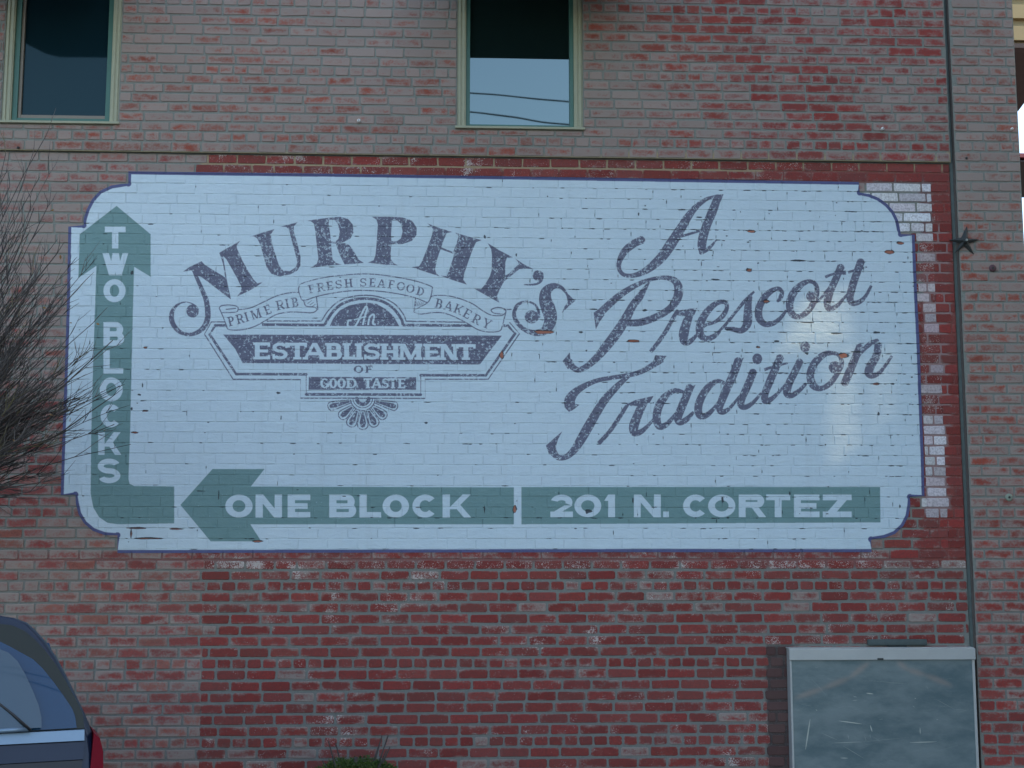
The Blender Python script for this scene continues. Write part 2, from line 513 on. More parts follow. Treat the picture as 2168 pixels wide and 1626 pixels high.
# --- a small alphabet drawn from stems, bars and bowls
def rect(x0, y0, x1, y1): return [(x0, y0), (x1, y0), (x1, y1), (x0, y1)]
def dia(x0, y0, x1, y1, w): return [(x0, y0), (x0 + w, y0), (x1 + w, y1), (x1, y1)]
def ring(cx, cy, rx, ry, s, t, a0=0, a1=360):
    n = max(6, int(abs(a1 - a0) / 14))
    o = [(cx + rx * math.cos(math.radians(a0 + (a1 - a0) * k / n)), cy + ry * math.sin(math.radians(a0 + (a1 - a0) * k / n))) for k in range(n + 1)]
    i = [(cx + (rx - s) * math.cos(math.radians(a0 + (a1 - a0) * k / n)), cy + (ry - t) * math.sin(math.radians(a0 + (a1 - a0) * k / n))) for k in range(n + 1)]
    return o + i[::-1]
def glyph(ch, W, H, s, t, sf=0.0):
    th = t * 1.1 if sf else s
    st = t * .8
    g = []
    def V(x, w=None, y0=0, y1=H, top=True, bot=True):
        w = w or s
        g.append(rect(x, y0, x + w, y1))
        if sf:
            if bot: g.append(rect(max(-sf * .3, x - sf), y0, min(W + sf * .3, x + w + sf), y0 + st))
            if top: g.append(rect(max(-sf * .3, x - sf), y1 - st, min(W + sf * .3, x + w + sf), y1))
    def bowl(x, y0, y1, x1):
        rx = min((y1 - y0) * .5, (x1 - x) * .8)
        g.append(rect(x, y1 - t, x1 - rx, y1)); g.append(rect(x, y0, x1 - rx, y0 + t))
        g.append(ring(x1 - rx, (y0 + y1) / 2, rx, (y1 - y0) / 2, s, t, -90, 90))
    e = sf
    if ch == 'A':
        g += [dia(0, 0, W / 2 - th * .6, H, th), dia(W - s, 0, W / 2 - s * .5, H, s), rect(.2 * W, .26 * H, .78 * W, .26 * H + t)]
        if sf: g += [rect(-e * .4, 0, th + e, st), rect(W - s - e, 0, W + e * .4, st)]
    elif ch == 'B': V(e); bowl(e + s * .5, H * .5 - t / 2, H, W * .95); bowl(e + s * .5, 0, H * .5 + t / 2, W)
    elif ch == 'C': g.append(ring(W / 2, H / 2, W / 2, H / 2, s, t, 42, 318))
    elif ch == 'G':
        g.append(ring(W / 2, H / 2, W / 2, H / 2, s, t, 42, 330)); g.append(rect(W - s, .1 * H, W, .5 * H)); g.append(rect(W * .55, .5 * H - t, W, .5 * H))
    elif ch == 'D': V(e); bowl(e + s * .5, 0, H, W)
    elif ch == 'E':
        V(e); g += [rect(e, 0, W, t), rect(e, H - t, W, H), rect(e, (H - t) / 2, W * .88, (H + t) / 2)]
        if sf: g += [rect(W - st, 0, W, H * .26), rect(W - st, H * .74, W, H)]
    elif ch == 'F':
        V(e); g += [rect(e, H - t, W, H), rect(e, (H - t) / 2, W * .85, (H + t) / 2)]
        if sf: g += [rect(W - st, H * .74, W, H)]
    elif ch == 'H': V(e * .6); V(W - s - e * .6); g.append(rect(e, (H - t) / 2, W - e, (H + t) / 2))
    elif ch == 'I': V((W - s) / 2)
    elif ch == 'K':
        V(e * .6); g += [dia(s * .7, H * .36, W - th * 1.2, H, th * 1.1), dia(W - s, 0, W * .34, H * .58, s)]
        if sf: g += [rect(W - s - e, 0, W + e * .3, st), rect(W - th - e * 1.4, H - st, W + e * .2, H)]
    elif ch == 'L':
        V(e); g.append(rect(e, 0, W, t))
        if sf: g.append(rect(W - st, 0, W, H * .3))
    elif ch == 'M':
        V(e * .4, th); V(W - s - e * .4); g += [dia(W / 2 - s * .5, 0.02 * H, e * .4, H, s), dia(W / 2 - th * .5, .02 * H, W - s * .8 - e * .4, H, th)]
    elif ch == 'N': V(e * .4, th); V(W - th - e * .4, th); g.append(dia(W - s * 1.05 - e * .4, 0, e * .4, H, s * 1.05))
    elif ch in 'O0': g.append(ring(W / 2, H / 2, W / 2, H / 2, s, t))
    elif ch == 'P': V(e); bowl(e + s * .5, H * .42, H, W)
    elif ch == 'R':
        V(e); bowl(e + s * .5, H * .42, H, W * .93); g.append(dia(W - s * 1.05, 0, W * .42, H * .5, s * 1.05))
        if sf: g.append(rect(W - s - e * .3, 0, W + e * .5, st))
    elif ch == 'S':
        ry = (H / 2 + t / 2) / 2; q = (s + t) / 2
        g += [ring(W / 2, H - ry, W / 2, ry, q, t, 25, 272), ring(W / 2, ry, W / 2, ry, q, t, -155, 92)]
        if sf: g += [rect(W - st, H * .68, W, H), rect(0, 0, st, H * .32)]
    elif ch == 'T':
        V((W - s) / 2, top=False); g.append(rect(0, H - t, W, H))
        if sf: g += [rect(0, H * .72, st, H), rect(W - st, H * .72, W, H)]
    elif ch == 'U': g += [rect(0, H * .35, s, H), rect(W - th, H * .35, W, H), ring(W / 2, H * .36, W / 2, H * .36, s, t, 180, 360)]
    elif ch == 'W':
        k = W / 4
        g += [dia(k * 1.0, 0, 0, H, s), dia(k * 1.0, 0, W / 2 - s / 2, H, s * .9), dia(W - k - s, 0, W / 2 - s * .5, H, s), dia(W - k - s, 0, W - s, H, s * .9)]
    elif ch == 'Y':
        g += [rect(W / 2 - s / 2, 0, W / 2 + s / 2, H * .45), dia(W / 2 - s / 2, H * .4, 0, H, s), dia(W / 2 - th / 2, H * .4, W - th, H, th)]
        if sf: g += [rect(W / 2 - s / 2 - e, 0, W / 2 + s / 2 + e, st), rect(-e * .5, H - st, s + e * .6, H), rect(W - th - e, H - st, W + e * .5, H)]
    elif ch == 'Z': g += [rect(0, 0, W, t), rect(0, H - t, W, H), dia(0, 0, W - s * 1.35, H, s * 1.35)]
    elif ch == '1': g += [rect(W - s, 0, W, H), dia(0, H * .72, W - s, H, s * .5), rect(W * .2, H * .72, W, H * .86)]
    elif ch == '2':
        g += [ring(W * .5, H * .66, W * .48, H * .34, s, t, -25, 165), dia(0, t * .6, W * .62, H * .52, s * 1.2), rect(0, 0, W, t)]
    elif ch == '.': g.append(rect(0, 0, W, H))
    return g
def put(mask, ch, x0, y0, x1, y1, s, t, sf=0.0, val=255):
    for pol in glyph(ch, x1 - x0, y1 - y0, s, t, sf): fill(mask, [(x0 + u, y1 - v) for u, v in pol], val)
def put_rot(mask, ch, cx, cy, W, H, ang, s, t, sf=0.0, val=255):
    ca, sa = math.cos(ang), math.sin(ang)
    for pol in glyph(ch, W, H, s, t, sf):
        fill(mask, [(cx + (u - W / 2) * ca + (v - H / 2) * sa, cy + (u - W / 2) * sa - (v - H / 2) * ca) for u, v in pol], val)
def run(mask, items, W, H, s, t, sf, kern={}):
    for i, (ch, cx, cy) in enumerate(items):
        a, b = items[max(i - 1, 0)], items[min(i + 1, len(items) - 1)]
        ang = math.atan2(b[2] - a[2], b[1] - a[1])
        put_rot(mask, ch, cx, cy, kern.get(ch, 1) * W, H, ang, s, t, sf)

# --- border
stroke(BRD, OUT + [OUT[0]], w=13, smooth=False)
for p in OUT: fill(BRD, circle(p[0], p[1], 6.5, n=10))

# --- green arrows
fill(GRN, [(247, 436), (319, 496), (319, 586), (284, 565), (282, 640), (279, 760), (276, 900), (272, 1014), (274, 1024), (284, 1029), (369, 1030), (369, 1108), (250, 1110),
           (228, 1107), (210, 1095), (198, 1075), (192, 1045), (193, 930), (197, 780), (201, 660), (204, 563), (166, 589), (169, 496)])
fill(GRN, [(382, 1069), (450, 993), (560, 993), (531, 1030), (1088, 1032), (1088, 1110), (530, 1110), (553, 1146), (446, 1146)])
fill(GRN, [(1104, 1031), (1863, 1031), (1864, 1106), (1104, 1110)])
for ch, x0, y0, x1, y1 in [('T', 222, 480, 266, 526), ('W', 217, 536, 273, 583), ('O', 219, 591, 266, 640), ('B', 219, 682, 263, 732), ('L', 219, 742, 261, 791),
                           ('O', 211, 799, 260, 850), ('C', 213, 856, 257, 905), ('K', 208, 915, 257, 963), ('S', 207, 971, 255, 1023)]:
    put(GRN, ch, x0, y0, x1, y1, 13.5, 11.5, val=0)
for ch, x0, x1 in [('O', 477, 535), ('N', 541, 597), ('E', 609, 657), ('B', 697, 754), ('L', 761, 807), ('O', 810, 866), ('C', 873, 927), ('K', 937, 998)]:
    put(GRN, ch, x0, 1047, x1, 1096, 15.5, 12, val=0)
for ch, x0, x1 in [('2', 1165, 1213), ('0', 1216, 1273), ('1', 1279, 1302), ('N', 1342, 1399), ('C', 1446, 1499), ('O', 1499, 1557), ('R', 1564, 1622), ('T', 1622, 1673), ('E', 1681, 1735), ('Z', 1742, 1803)]:
    put(GRN, ch, x0, 1047, x1, 1095, 14.5, 12, val=0)
put(GRN, '.', 1404, 1083, 1416, 1095, 12, 12, val=0)

# --- arched name in fat serif capitals
def ink(f, *polys, val=255): fill(INK, [f(p) for p in polys], val)
ink(C5, [(190, 622), (240, 585), (348, 533), (372, 560), (435, 602), (500, 640), (548, 672), (530, 560), (512, 500), (497, 462), (560, 425), (620, 392), (675, 360),
         (645, 400), (648, 425), (690, 520), (745, 620), (790, 690), (822, 722), (870, 708), (820, 745), (740, 790), (648, 832), (682, 790), (685, 750), (650, 680), (600, 590), (560, 520), (530, 490),
         (542, 560), (560, 680), (580, 780), (597, 857), (520, 800), (430, 730), (350, 670), (300, 650), (262, 610)])
stroke(INK, C5([(275, 600, 26), (310, 680, 32), (350, 770, 36), (385, 860, 42), (400, 950, 48), (396, 1030, 48), (365, 1095, 44), (305, 1140, 36), (235, 1155, 30), (160, 1130, 36), (108, 1070, 42), (92, 1000, 42), (112, 935, 30), (160, 893, 16), (215, 880, 9), (262, 890, 9), (300, 915, 14)]))
fill(INK, C5(circle(272, 955, 54, 56)))
ink(C5, [(750, 328), (860, 292), (968, 260), (935, 305), (945, 380), (975, 480), (1005, 570), (1040, 612), (1095, 618), (1145, 585), (1160, 545), (1140, 460), (1110, 350), (1090, 265), (1065, 243), (1008, 243), (1085, 222), (1162, 203),
         (1130, 238), (1132, 290), (1165, 400), (1188, 500), (1185, 570), (1160, 612), (1100, 645), (1010, 662), (940, 640), (900, 590), (875, 500), (848, 400), (820, 340), (790, 322)])
ink(C5, [(1238, 190), (1360, 172), (1520, 155), (1590, 175), (1630, 222), (1636, 290), (1610, 340), (1560, 368), (1510, 385), (1560, 378), (1600, 395), (1640, 450), (1680, 520), (1725, 548), (1640, 555), (1560, 560), (1530, 500), (1500, 430), (1488, 385), (1445, 378),
         (1450, 440), (1460, 520), (1490, 548), (1535, 562), (1400, 572), (1265, 592), (1325, 555), (1338, 510), (1325, 400), (1312, 280), (1300, 215), (1275, 195)],
    [(1430, 182), (1475, 182), (1502, 215), (1520, 280), (1508, 345), (1478, 368), (1445, 365), (1438, 300), (1425, 220)])
ink(C6, [(188, 155), (330, 155), (450, 162), (530, 188), (570, 250), (568, 310), (530, 360), (450, 388), (355, 390), (350, 450), (350, 515), (375, 550), (412, 568), (290, 562), (156, 545), (205, 525), (220, 480), (232, 350), (240, 220), (228, 180)],
    [(362, 190), (405, 188), (435, 215), (450, 280), (435, 340), (400, 365), (355, 362), (352, 300), (358, 230)])
ink(C6, [(660, 212), (760, 250), (872, 285), (825, 295), (800, 350), (778, 415), (878, 455), (905, 390), (925, 320), (895, 290), (1000, 322), (1122, 355), (1075, 370), (1050, 420), (1010, 530), (975, 630), (965, 690), (995, 732), (880, 695), (768, 655),
         (825, 660), (845, 610), (880, 500), (885, 472), (772, 432), (745, 510), (725, 600), (735, 635), (765, 662), (650, 625), (526, 583), (590, 575), (612, 540), (660, 420), (700, 310), (710, 260)])
ink(C6, [(1172, 380), (1270, 440), (1385, 500), (1335, 505), (1322, 540), (1320, 655), (1350, 640), (1400, 590), (1435, 560), (1430, 540), (1405, 510), (1480, 560), (1560, 600), (1500, 595), (1440, 600), (1380, 650), (1315, 700), (1275, 770), (1250, 830), (1270, 885), (1170, 830), (1056, 765), (1115, 770), (1150, 730), (1190, 660), (1205, 610), (1208, 480), (1200, 430)])
fill(INK, C6(circle(1600, 655, 47, 45)))
stroke(INK, C6([(1640, 665, 16), (1620, 705, 22), (1570, 730, 18), (1478, 732, 8)]))
stroke(INK, C6([(1855, 850, 10), (1835, 800, 22), (1790, 752, 32), (1725, 745, 55), (1668, 790, 88), (1660, 860, 108), (1685, 935, 120), (1705, 1010, 110), (1688, 1080, 95), (1640, 1130, 70), (1560, 1140, 48), (1480, 1110, 38), (1420, 1050, 36), (1395, 980, 34), (1425, 905, 30), (1500, 875, 18), (1570, 900, 18), (1602, 955, 22), (1605, 1010, 26)]))
fill(INK, C6(circle(1545, 1005, 60, 56)))
fill(INK, C6([(1912, 870), (1860, 915), (1800, 975), (1822, 920), (1850, 880), (1838, 820), (1825, 780)]))

# --- sign frame
LN = 2.6
stroke(INK, C7([(200, 5 + 0), (85, 5), (40, 85), (228, 381), (670, 383), (670, 505), (1487, 506), (1487, 381), (1900, 381), (2105, 82), (2040, 8)]), w=LN, smooth=False)
stroke(INK, C7([(200, 27), (110, 28), (75, 88), (248, 347), (707, 349), (707, 480), (1458, 482), (1458, 355), (1885, 355), (2076, 82), (2030, 30), (2000, 30)]), w=6, smooth=False)
stroke(INK, C5([(900, 1040), (1365, 1040)]) + [], w=LN, smooth=False)
stroke(INK, C5([(1365, 1040), (1420, 955), (1500, 880), (1600, 838), (1745, 822), (1880, 843), (1990, 900), (2060, 985)]) + C6([(478, 1042)]), w=LN)
stroke(INK, C6([(478, 1042), (1035, 1052)]), w=LN, smooth=False)
stroke(INK, C5([(860, 1070), (1392, 1075)]), w=6, smooth=False)
stroke(INK, C5([(1392, 1072), (1450, 975), (1530, 900), (1630, 862), (1745, 850), (1870, 870), (1970, 930), (2040, 1020)]) + C6([(452, 1072)]), w=6)
stroke(INK, C6([(450, 1075), (1060, 1080)]), w=6, smooth=False)
half = C5([(1435, 1083), (1465, 1015), (1520, 950), (1600, 908), (1690, 890), (1760, 885)]) + C6([(230, 895), (310, 940), (375, 1000), (422, 1085)])
fill(INK, half)
stroke(INK, C5([(1620, 1035), (1592, 1040), (1588, 1085), (1615, 1108), (1660, 1070), (1700, 990), (1738, 920), (1752, 935), (1735, 990), (1715, 1075)]), 0, w=4)
stroke(INK, C5([(1640, 1030), (1745, 1000)]), 0, w=3, smooth=False)
stroke(INK, C5([(1760, 1075), (1772, 1010), (1800, 985), (1812, 1000), (1800, 1060), (1825, 1070)]), 0, w=4)
fill(INK, C7([(163, 88), (1100, 90), (1990, 95), (1920, 185), (1845, 285), (1000, 280), (290, 275), (240, 180)]))
for ch, x0, x1 in [('E', 536, 572), ('S', 577, 609), ('T', 609, 650), ('A', 642, 690), ('B', 688, 724), ('L', 725, 752), ('I', 752, 768), ('S', 771, 804), ('H', 806, 845), ('M', 846, 893), ('E', 896, 931), ('N', 932, 968), ('T', 966, 1007)]:
    k = (x0 - 536) / 470 * 4
    put(INK, ch, x0, 725 + k, x1, 761 + k * .3, 10.5, 6.5, 3.5, val=0)
put(INK, 'O', 749, 774, 769, 790, 4.5, 2.2)
put(INK, 'F', 773, 774, 789, 790, 4.5, 2.2, 2.0)
fill(INK, C7([(725, 365), (1428, 368), (1428, 450), (722, 450)]))
for ch, x0, x1 in [('G', 678, 697), ('O', 697, 714), ('O', 714, 732), ('D', 733, 755), ('T', 770, 788), ('A', 787, 808), ('S', 809, 823), ('T', 823, 841), ('E', 842, 858)]:
    put(INK, ch, x0, 801, x1, 822, 5.5, 3.0, 1.8, val=0)
# fan
fx, fy = C7([(1078, 500)])[0]
def arc(cx, cy, r, a0, a1, n=14): return [(cx + r * math.cos(math.radians(a0 + (a1 - a0) * k / n)), cy + r * math.sin(math.radians(a0 + (a1 - a0) * k / n))) for k in range(n + 1)]
stroke(INK, arc(fx, fy + 2, 26, 0, 180), w=2.4)
stroke(INK, arc(fx, fy + 1, 21, 2, 178), w=1.8)
stroke(INK, arc(fx, fy + 2, 12.5, 0, 180), w=8)
for a, r1, hw in ((14, 76, 9), (40, 64, 10), (65, 66, 10.5), (90, 66, 11), (115, 66, 10.5), (140, 64, 10), (166, 76, 9)):
    ca, sa = math.cos(math.radians(a)), math.sin(math.radians(a))
    def loc(r, o): return (fx + ca * r - sa * o, fy + 2 + sa * r * 1.0 + ca * o)
    if a in (14, 166):
        up = -1 if a < 90 else 1
    pet = [loc(26, -hw * .35), loc(r1 - hw * 1.2, -hw), loc(r1 - hw * .3, -hw * .75), loc(r1, 0), loc(r1 - hw * .3, hw * .75), loc(r1 - hw * 1.2, hw), loc(26, hw * .35)]
    pet = [(x, max(y, fy + 3)) for x, y in pet]
    stroke(INK, pet, w=2.2)
    h2 = hw * .62
    pin = [loc(29, -h2 * .3), loc(r1 - hw * 1.25, -h2), loc(r1 - hw * .5, -h2 * .6), loc(r1 - hw * .35, 0), loc(r1 - hw * .5, h2 * .6), loc(r1 - hw * 1.25, h2), loc(29, h2 * .3)]
    fill(INK, [(x, max(y, fy + 5)) for x, y in pin])
# ribbons (clear what lies under them first)
rib_t = [(635, 602), (655, 595), (690, 587), (727, 582.5), (770, 580), (805, 582), (840, 587), (880, 595), (912, 606)]
rib_b = [(905, 641), (880, 631), (852, 624), (815, 618), (777, 615), (740, 616), (702, 621), (670, 628), (643, 636)]
lt = [(503, 656), (530, 652), (557, 640), (585, 627), (610, 620.5), (634, 619)]
lb = [(672, 655), (662, 662), (635, 661), (610, 661), (585, 666), (565, 677), (542, 690), (520, 697), (500, 699), (483, 697), (480, 690)]
rt = [(912, 629), (920, 626), (945, 626), (972, 632), (1000, 643), (1022, 658), (1040, 667), (1062, 668), (1070, 662)]
rb = [(1068, 672), (1063, 692), (1057, 701), (1035, 703), (1012, 698), (990, 685), (965, 672), (940, 663), (915, 662), (890, 665), (876, 660)]
fill(INK, lt + [(650, 640)] + lb + [(465, 652)], 0)
fill(INK, rt + rb + [(880, 650)], 0)
RW = 2.3
for q in (rib_t + [(915, 612), (912, 628), (905, 641), (880, 655), (876, 660)], rib_b + [(636, 628), (632, 613), (635, 602)], lt, lb, [(480, 691), (472, 670), (464, 652)], rt, rb,
          [(464, 652), (470, 647), (488, 646), (502, 649), (504, 656), (498, 661), (470, 662)], [(478, 655), (500, 653)], [(643, 636), (648, 648), (665, 650), (673, 656)], [(670, 628), (673, 655)],
          [(880, 632), (877, 658)], [(1068, 672), (1071, 660), (1068, 654), (1053, 651), (1040, 656), (1046, 663), (1064, 665)], [(1066, 656), (1083, 655)]):
    stroke(INK, q, w=RW)
for k in range(5):
    stroke(INK, [(646 + k * 5, 640 + k * 3), (656 + k * 4, 632 + k * 4)], w=1.2, smooth=False)
    stroke(INK, [(882 + k * 4, 636 + k), (880 + k * 3, 650 - k)], w=1.2, smooth=False)
KN = {'I': .35, 'M': 1.25, 'E': .85, 'F': .8, 'S': .8, 'O': 1.1, 'B': .85, 'P': .85, 'L': .8}
run(INK, [('F', 659, 612), ('R', 679, 608), ('E', 698, 605), ('S', 717, 602), ('H', 738, 599.5), ('S', 769, 598), ('E', 788, 598), ('A', 808, 600), ('F', 828, 602), ('O', 849, 606), ('O', 869, 611), ('D', 890, 617)], 16, 18, 3.6, 2.0, 2.2, KN)
run(INK, [('P', 489, 680), ('R', 508, 675), ('I', 522, 671), ('M', 542, 665), ('E', 566, 656)], 16, 20, 3.6, 2.0, 2.2, KN)
run(INK, [('R', 593, 646), ('I', 608, 643), ('B', 624, 640)], 17, 20, 3.6, 2.0, 2.2, KN)
run(INK, [('B', 929, 643), ('A', 950, 648), ('K', 971, 655), ('E', 989, 664), ('R', 1009, 676), ('Y', 1031, 685)], 17, 20, 3.6, 2.0, 2.2, KN)

# --- script lettering: strokes of varying width
SC = [
 (B1, [(962, 510, 68), (890, 545, 66), (815, 605, 62), (768, 690, 46), (765, 760, 36), (805, 808, 34), (880, 815, 38), (970, 785, 55), (1060, 722, 74), (1140, 640, 86), (1215, 530, 90), (1285, 420, 80), (1350, 315, 66), (1420, 230, 48), (1510, 165, 32), (1600, 138, 16), (1648, 128, 5)]),
 (B1, [(1605, 140, 60), (1560, 260, 76), (1510, 380, 74), (1478, 480, 78), (1465, 560, 74), (1470, 612, 56)]),
 (B1, [(1450, 625, 30), (1500, 600, 36), (1550, 560, 24), (1592, 508, 10)]),
 (B1, [(1285, 485, 22), (1475, 428, 20)]),
 (B1, [(600, 1135, 66), (690, 1050, 62), (780, 975, 56), (880, 912, 46), (980, 865, 36), (1080, 838, 32), (1175, 835, 42), (1245, 868, 62), (1270, 935, 76), (1255, 1010, 76), (1205, 1085, 62), (1120, 1145, 60), (1020, 1190, 62), (920, 1215, 62), (820, 1215, 60)]),
 (B1, [(1020, 870, 14), (980, 930, 40), (935, 1000, 64), (880, 1070, 68), (820, 1180, 80), (745, 1300, 86), (660, 1410, 80), (580, 1505, 66), (490, 1585, 52), (420, 1615, 48), (370, 1590, 54), (335, 1540, 62)]),
 (B1, [(1030, 1462, 34), (1100, 1375, 36), (1170, 1270, 36), (1225, 1170, 36), (1260, 1110, 30)]),
 (B1, [(1375, 1110, 60), (1335, 1220, 76), (1312, 1310, 84), (1318, 1375, 64), (1365, 1375, 44), (1430, 1310, 24)]),
 (B1, [(1420, 1310, 20), (1490, 1240, 26), (1570, 1212, 28), (1640, 1160, 42), (1678, 1090, 36), (1660, 1040, 36), (1590, 1050, 44), (1510, 1120, 60), (1455, 1220, 68), (1450, 1305, 66), (1495, 1350, 50), (1560, 1335, 46), (1620, 1285, 26)]),
 (B1, [(1600, 1300, 20), (1680, 1215, 26), (1760, 1115, 26), (1835, 1025, 30), (1910, 950, 18)]),
 (B1, [(1875, 990, 40), (1858, 1070, 60), (1855, 1160, 76), (1848, 1230, 72), (1800, 1282, 50), (1730, 1270, 40), (1660, 1262, 22)]),
 (B2, [(585, 1035, 22), (612, 1000, 40), (622, 950, 34), (590, 925, 34), (535, 945, 46), (475, 1000, 58), (430, 1085, 62), (428, 1170, 64), (475, 1225, 50), (545, 1222, 42), (610, 1175, 34), (660, 1110, 22)]),
 (B2, [(850, 862, 34), (790, 890, 52), (725, 955, 64), (688, 1050, 66), (705, 1135, 58), (765, 1165, 46), (840, 1120, 50), (895, 1035, 52), (920, 945, 44), (900, 880, 36), (850, 862, 34)]),
 (B2, [(870, 1030, 18), (925, 1035, 22), (1010, 935, 22), (1050, 890, 20)]),
 (B2, [(1125, 735, 66), (1085, 830, 60), (1035, 945, 62), (1008, 1035, 66), (1020, 1095, 50), (1085, 1075, 36), (1155, 1000, 24), (1200, 950, 20)]),
 (B2, [(990, 828, 26), (1060, 802, 22), (1165, 790, 36)]),
 (B2, [(1295, 690, 66), (1262, 780, 66), (1222, 900, 66), (1200, 1000, 62), (1222, 1050, 50), (1285, 1035, 40), (1335, 985, 30), (1380, 900, 24)]),
 (B2, [(1185, 788, 24), (1250, 768, 20), (1345, 742, 12)]),
 (B3, [(1085, 480, 62), (980, 552, 48), (880, 600, 42), (760, 625, 38), (650, 642, 38), (545, 662, 38), (445, 702, 46), (355, 760, 66), (305, 830, 90), (310, 885, 90)]),
 (B3, [(845, 600, 14), (765, 660, 40), (685, 735, 58), (600, 830, 70), (530, 940, 76), (460, 1060, 82), (400, 1165, 78), (340, 1255, 62), (275, 1310, 48), (205, 1315, 48), (155, 1255, 70)]),
 (B3, [(550, 1198, 36), (640, 1100, 36), (720, 985, 36), (800, 860, 30)]),
 (B3, [(935, 840, 72), (885, 950, 74), (850, 1045, 82), (852, 1105, 64), (905, 1100, 46), (965, 1050, 32), (1020, 985, 20)]),
 (B3, [(1275, 765, 28), (1200, 748, 40), (1120, 795, 60), (1062, 880, 70), (1042, 975, 68), (1062, 1050, 60), (1120, 1040, 46), (1190, 965, 30), (1262, 870, 22)]),
 (B3, [(1325, 715, 66), (1292, 800, 70), (1250, 900, 70), (1222, 980, 68), (1240, 1020, 52), (1300, 990, 46), (1355, 930, 24)]),
 (B3, [(1620, 690, 34), (1560, 668, 36), (1485, 715, 58), (1425, 800, 66), (1395, 890, 68), (1410, 962, 60), (1470, 955, 46), (1540, 885, 30), (1605, 790, 22)]),
 (B3, [(1738, 485, 68), (1702, 590, 70), (1652, 700, 70), (1602, 815, 68), (1575, 900, 58), (1602, 930, 50), (1665, 895, 30), (1745, 795, 20)]),
 (B3, [(1865, 580, 64), (1822, 690, 66), (1772, 800, 62), (1756, 868, 60), (1792, 890, 46), (1855, 855, 36), (1930, 770, 20)]),
 (B3, [(2092, 460, 64), (2050, 560, 66), (2002, 670, 66), (1960, 780, 62), (1966, 838, 56), (2022, 815, 40), (2085, 755, 26), (2145, 685, 20)]),
 (B3, [(1955, 572, 28), (2040, 545, 22), (2155, 515, 16)]),
 (B4, [(778, 495, 62), (732, 590, 62), (682, 690, 66), (665, 768, 66), (702, 790, 50), (762, 755, 40), (828, 690, 24)]),
 (B4, [(1060, 430, 34), (985, 440, 50), (905, 510, 66), (862, 610, 66), (885, 700, 66), (950, 732, 46), (1030, 690, 46), (1095, 600, 44), (1130, 520, 40), (1110, 455, 34), (1060, 430, 34)]),
 (B4, [(1285, 365, 56), (1245, 470, 66), (1195, 590, 70), (1150, 695, 66)]),
 (B4, [(1195, 560, 20), (1290, 430, 32), (1370, 352, 42), (1440, 322, 30)]),
 (B4, [(1440, 350, 64), (1425, 450, 68), (1375, 540, 74), (1358, 600, 70), (1395, 622, 50), (1462, 585, 34), (1555, 455, 22)]),
]
for f, pts in SC: stroke(INK, f(pts))
for f, pol in [(B1, [(548, 1130), (590, 1100), (640, 1150), (600, 1205), (566, 1272)]), (B1, [(285, 1540), (345, 1468), (352, 1530), (372, 1575), (330, 1610)]),
               (B1, [(1240, 1122), (1300, 1105), (1428, 1090), (1402, 1150), (1300, 1160), (1250, 1150)]), (B3, [(1030, 448), (1128, 455), (1075, 520), (1000, 540)]),
               (B3, [(262, 820), (350, 860), (387, 870), (345, 905), (298, 930), (262, 890)]), (B3, [(103, 1215), (160, 1165), (242, 1094), (205, 1165), (188, 1225), (195, 1290), (130, 1290)]),
               (B3, [(800, 860), (860, 830), (1018, 793), (985, 850), (900, 880), (820, 880)]), (B3, [(1285, 725), (1372, 700), (1340, 770), (1290, 760)]), (B3, [(1700, 495), (1782, 470), (1750, 540)]),
               (B1, [(1560, 165), (1650, 126), (1625, 190)])]:
    fill(INK, f(pol))
for cx, cy, rx, ry in ((1895 / 4.0056 + 1130, 480 / 4.0056 + 640, 10.5, 11.5), (820 / 4.0056 + 1500, 378 / 4.0056 + 640, 10.5, 11.5), (868 / 4.0056 + 1500, 992 / 4.0056 + 380, 10, 11), (1070 / 4.0056 + 1500, 552 / 4.0056 + 640, 13, 13)):
    fill(INK, circle(cx, cy, rx, ry))

# --- hairlines, cracks and flakes of the paint along the joints
CRK.a[:] = 0
rr = random.Random(5)
def wq(x, z): return ((x - mx0) / MPP * SS, (z - mz0) / MPP * SS)
def blot(x, z, hw, hh, val):
    n = 9
    fill(CRK, [wq(x + hw * math.cos(2 * math.pi * k / n) * rr.uniform(.6, 1.1), z + hh * math.sin(2 * math.pi * k / n) * rr.uniform(.5, 1.15)) for k in range(n)], val, world=True)
mcells = [c for c in CELLS if c[5] == 'wall' and c[6] >= 0 and c[1] > mx0 and c[0] < mx1 and c[3] > mz0 and c[2] < mz1]
def dens(px, py):
    d = .08 + .75 * sm(px, 950, 1500) * (1 - sm(py, 760, 900) * .6) + .12 * vnoise(px, py, 1 / 60)
    if px > 1450 and 470 < py < 860: d += .35
    if 270 < px < 340 and 700 < py < 1000: d += .3
    if 430 < px < 1090 and 570 < py < 915: d *= .25
    return d * (.4 + 1.2 * vnoise(px + 99, py, 1 / 90))
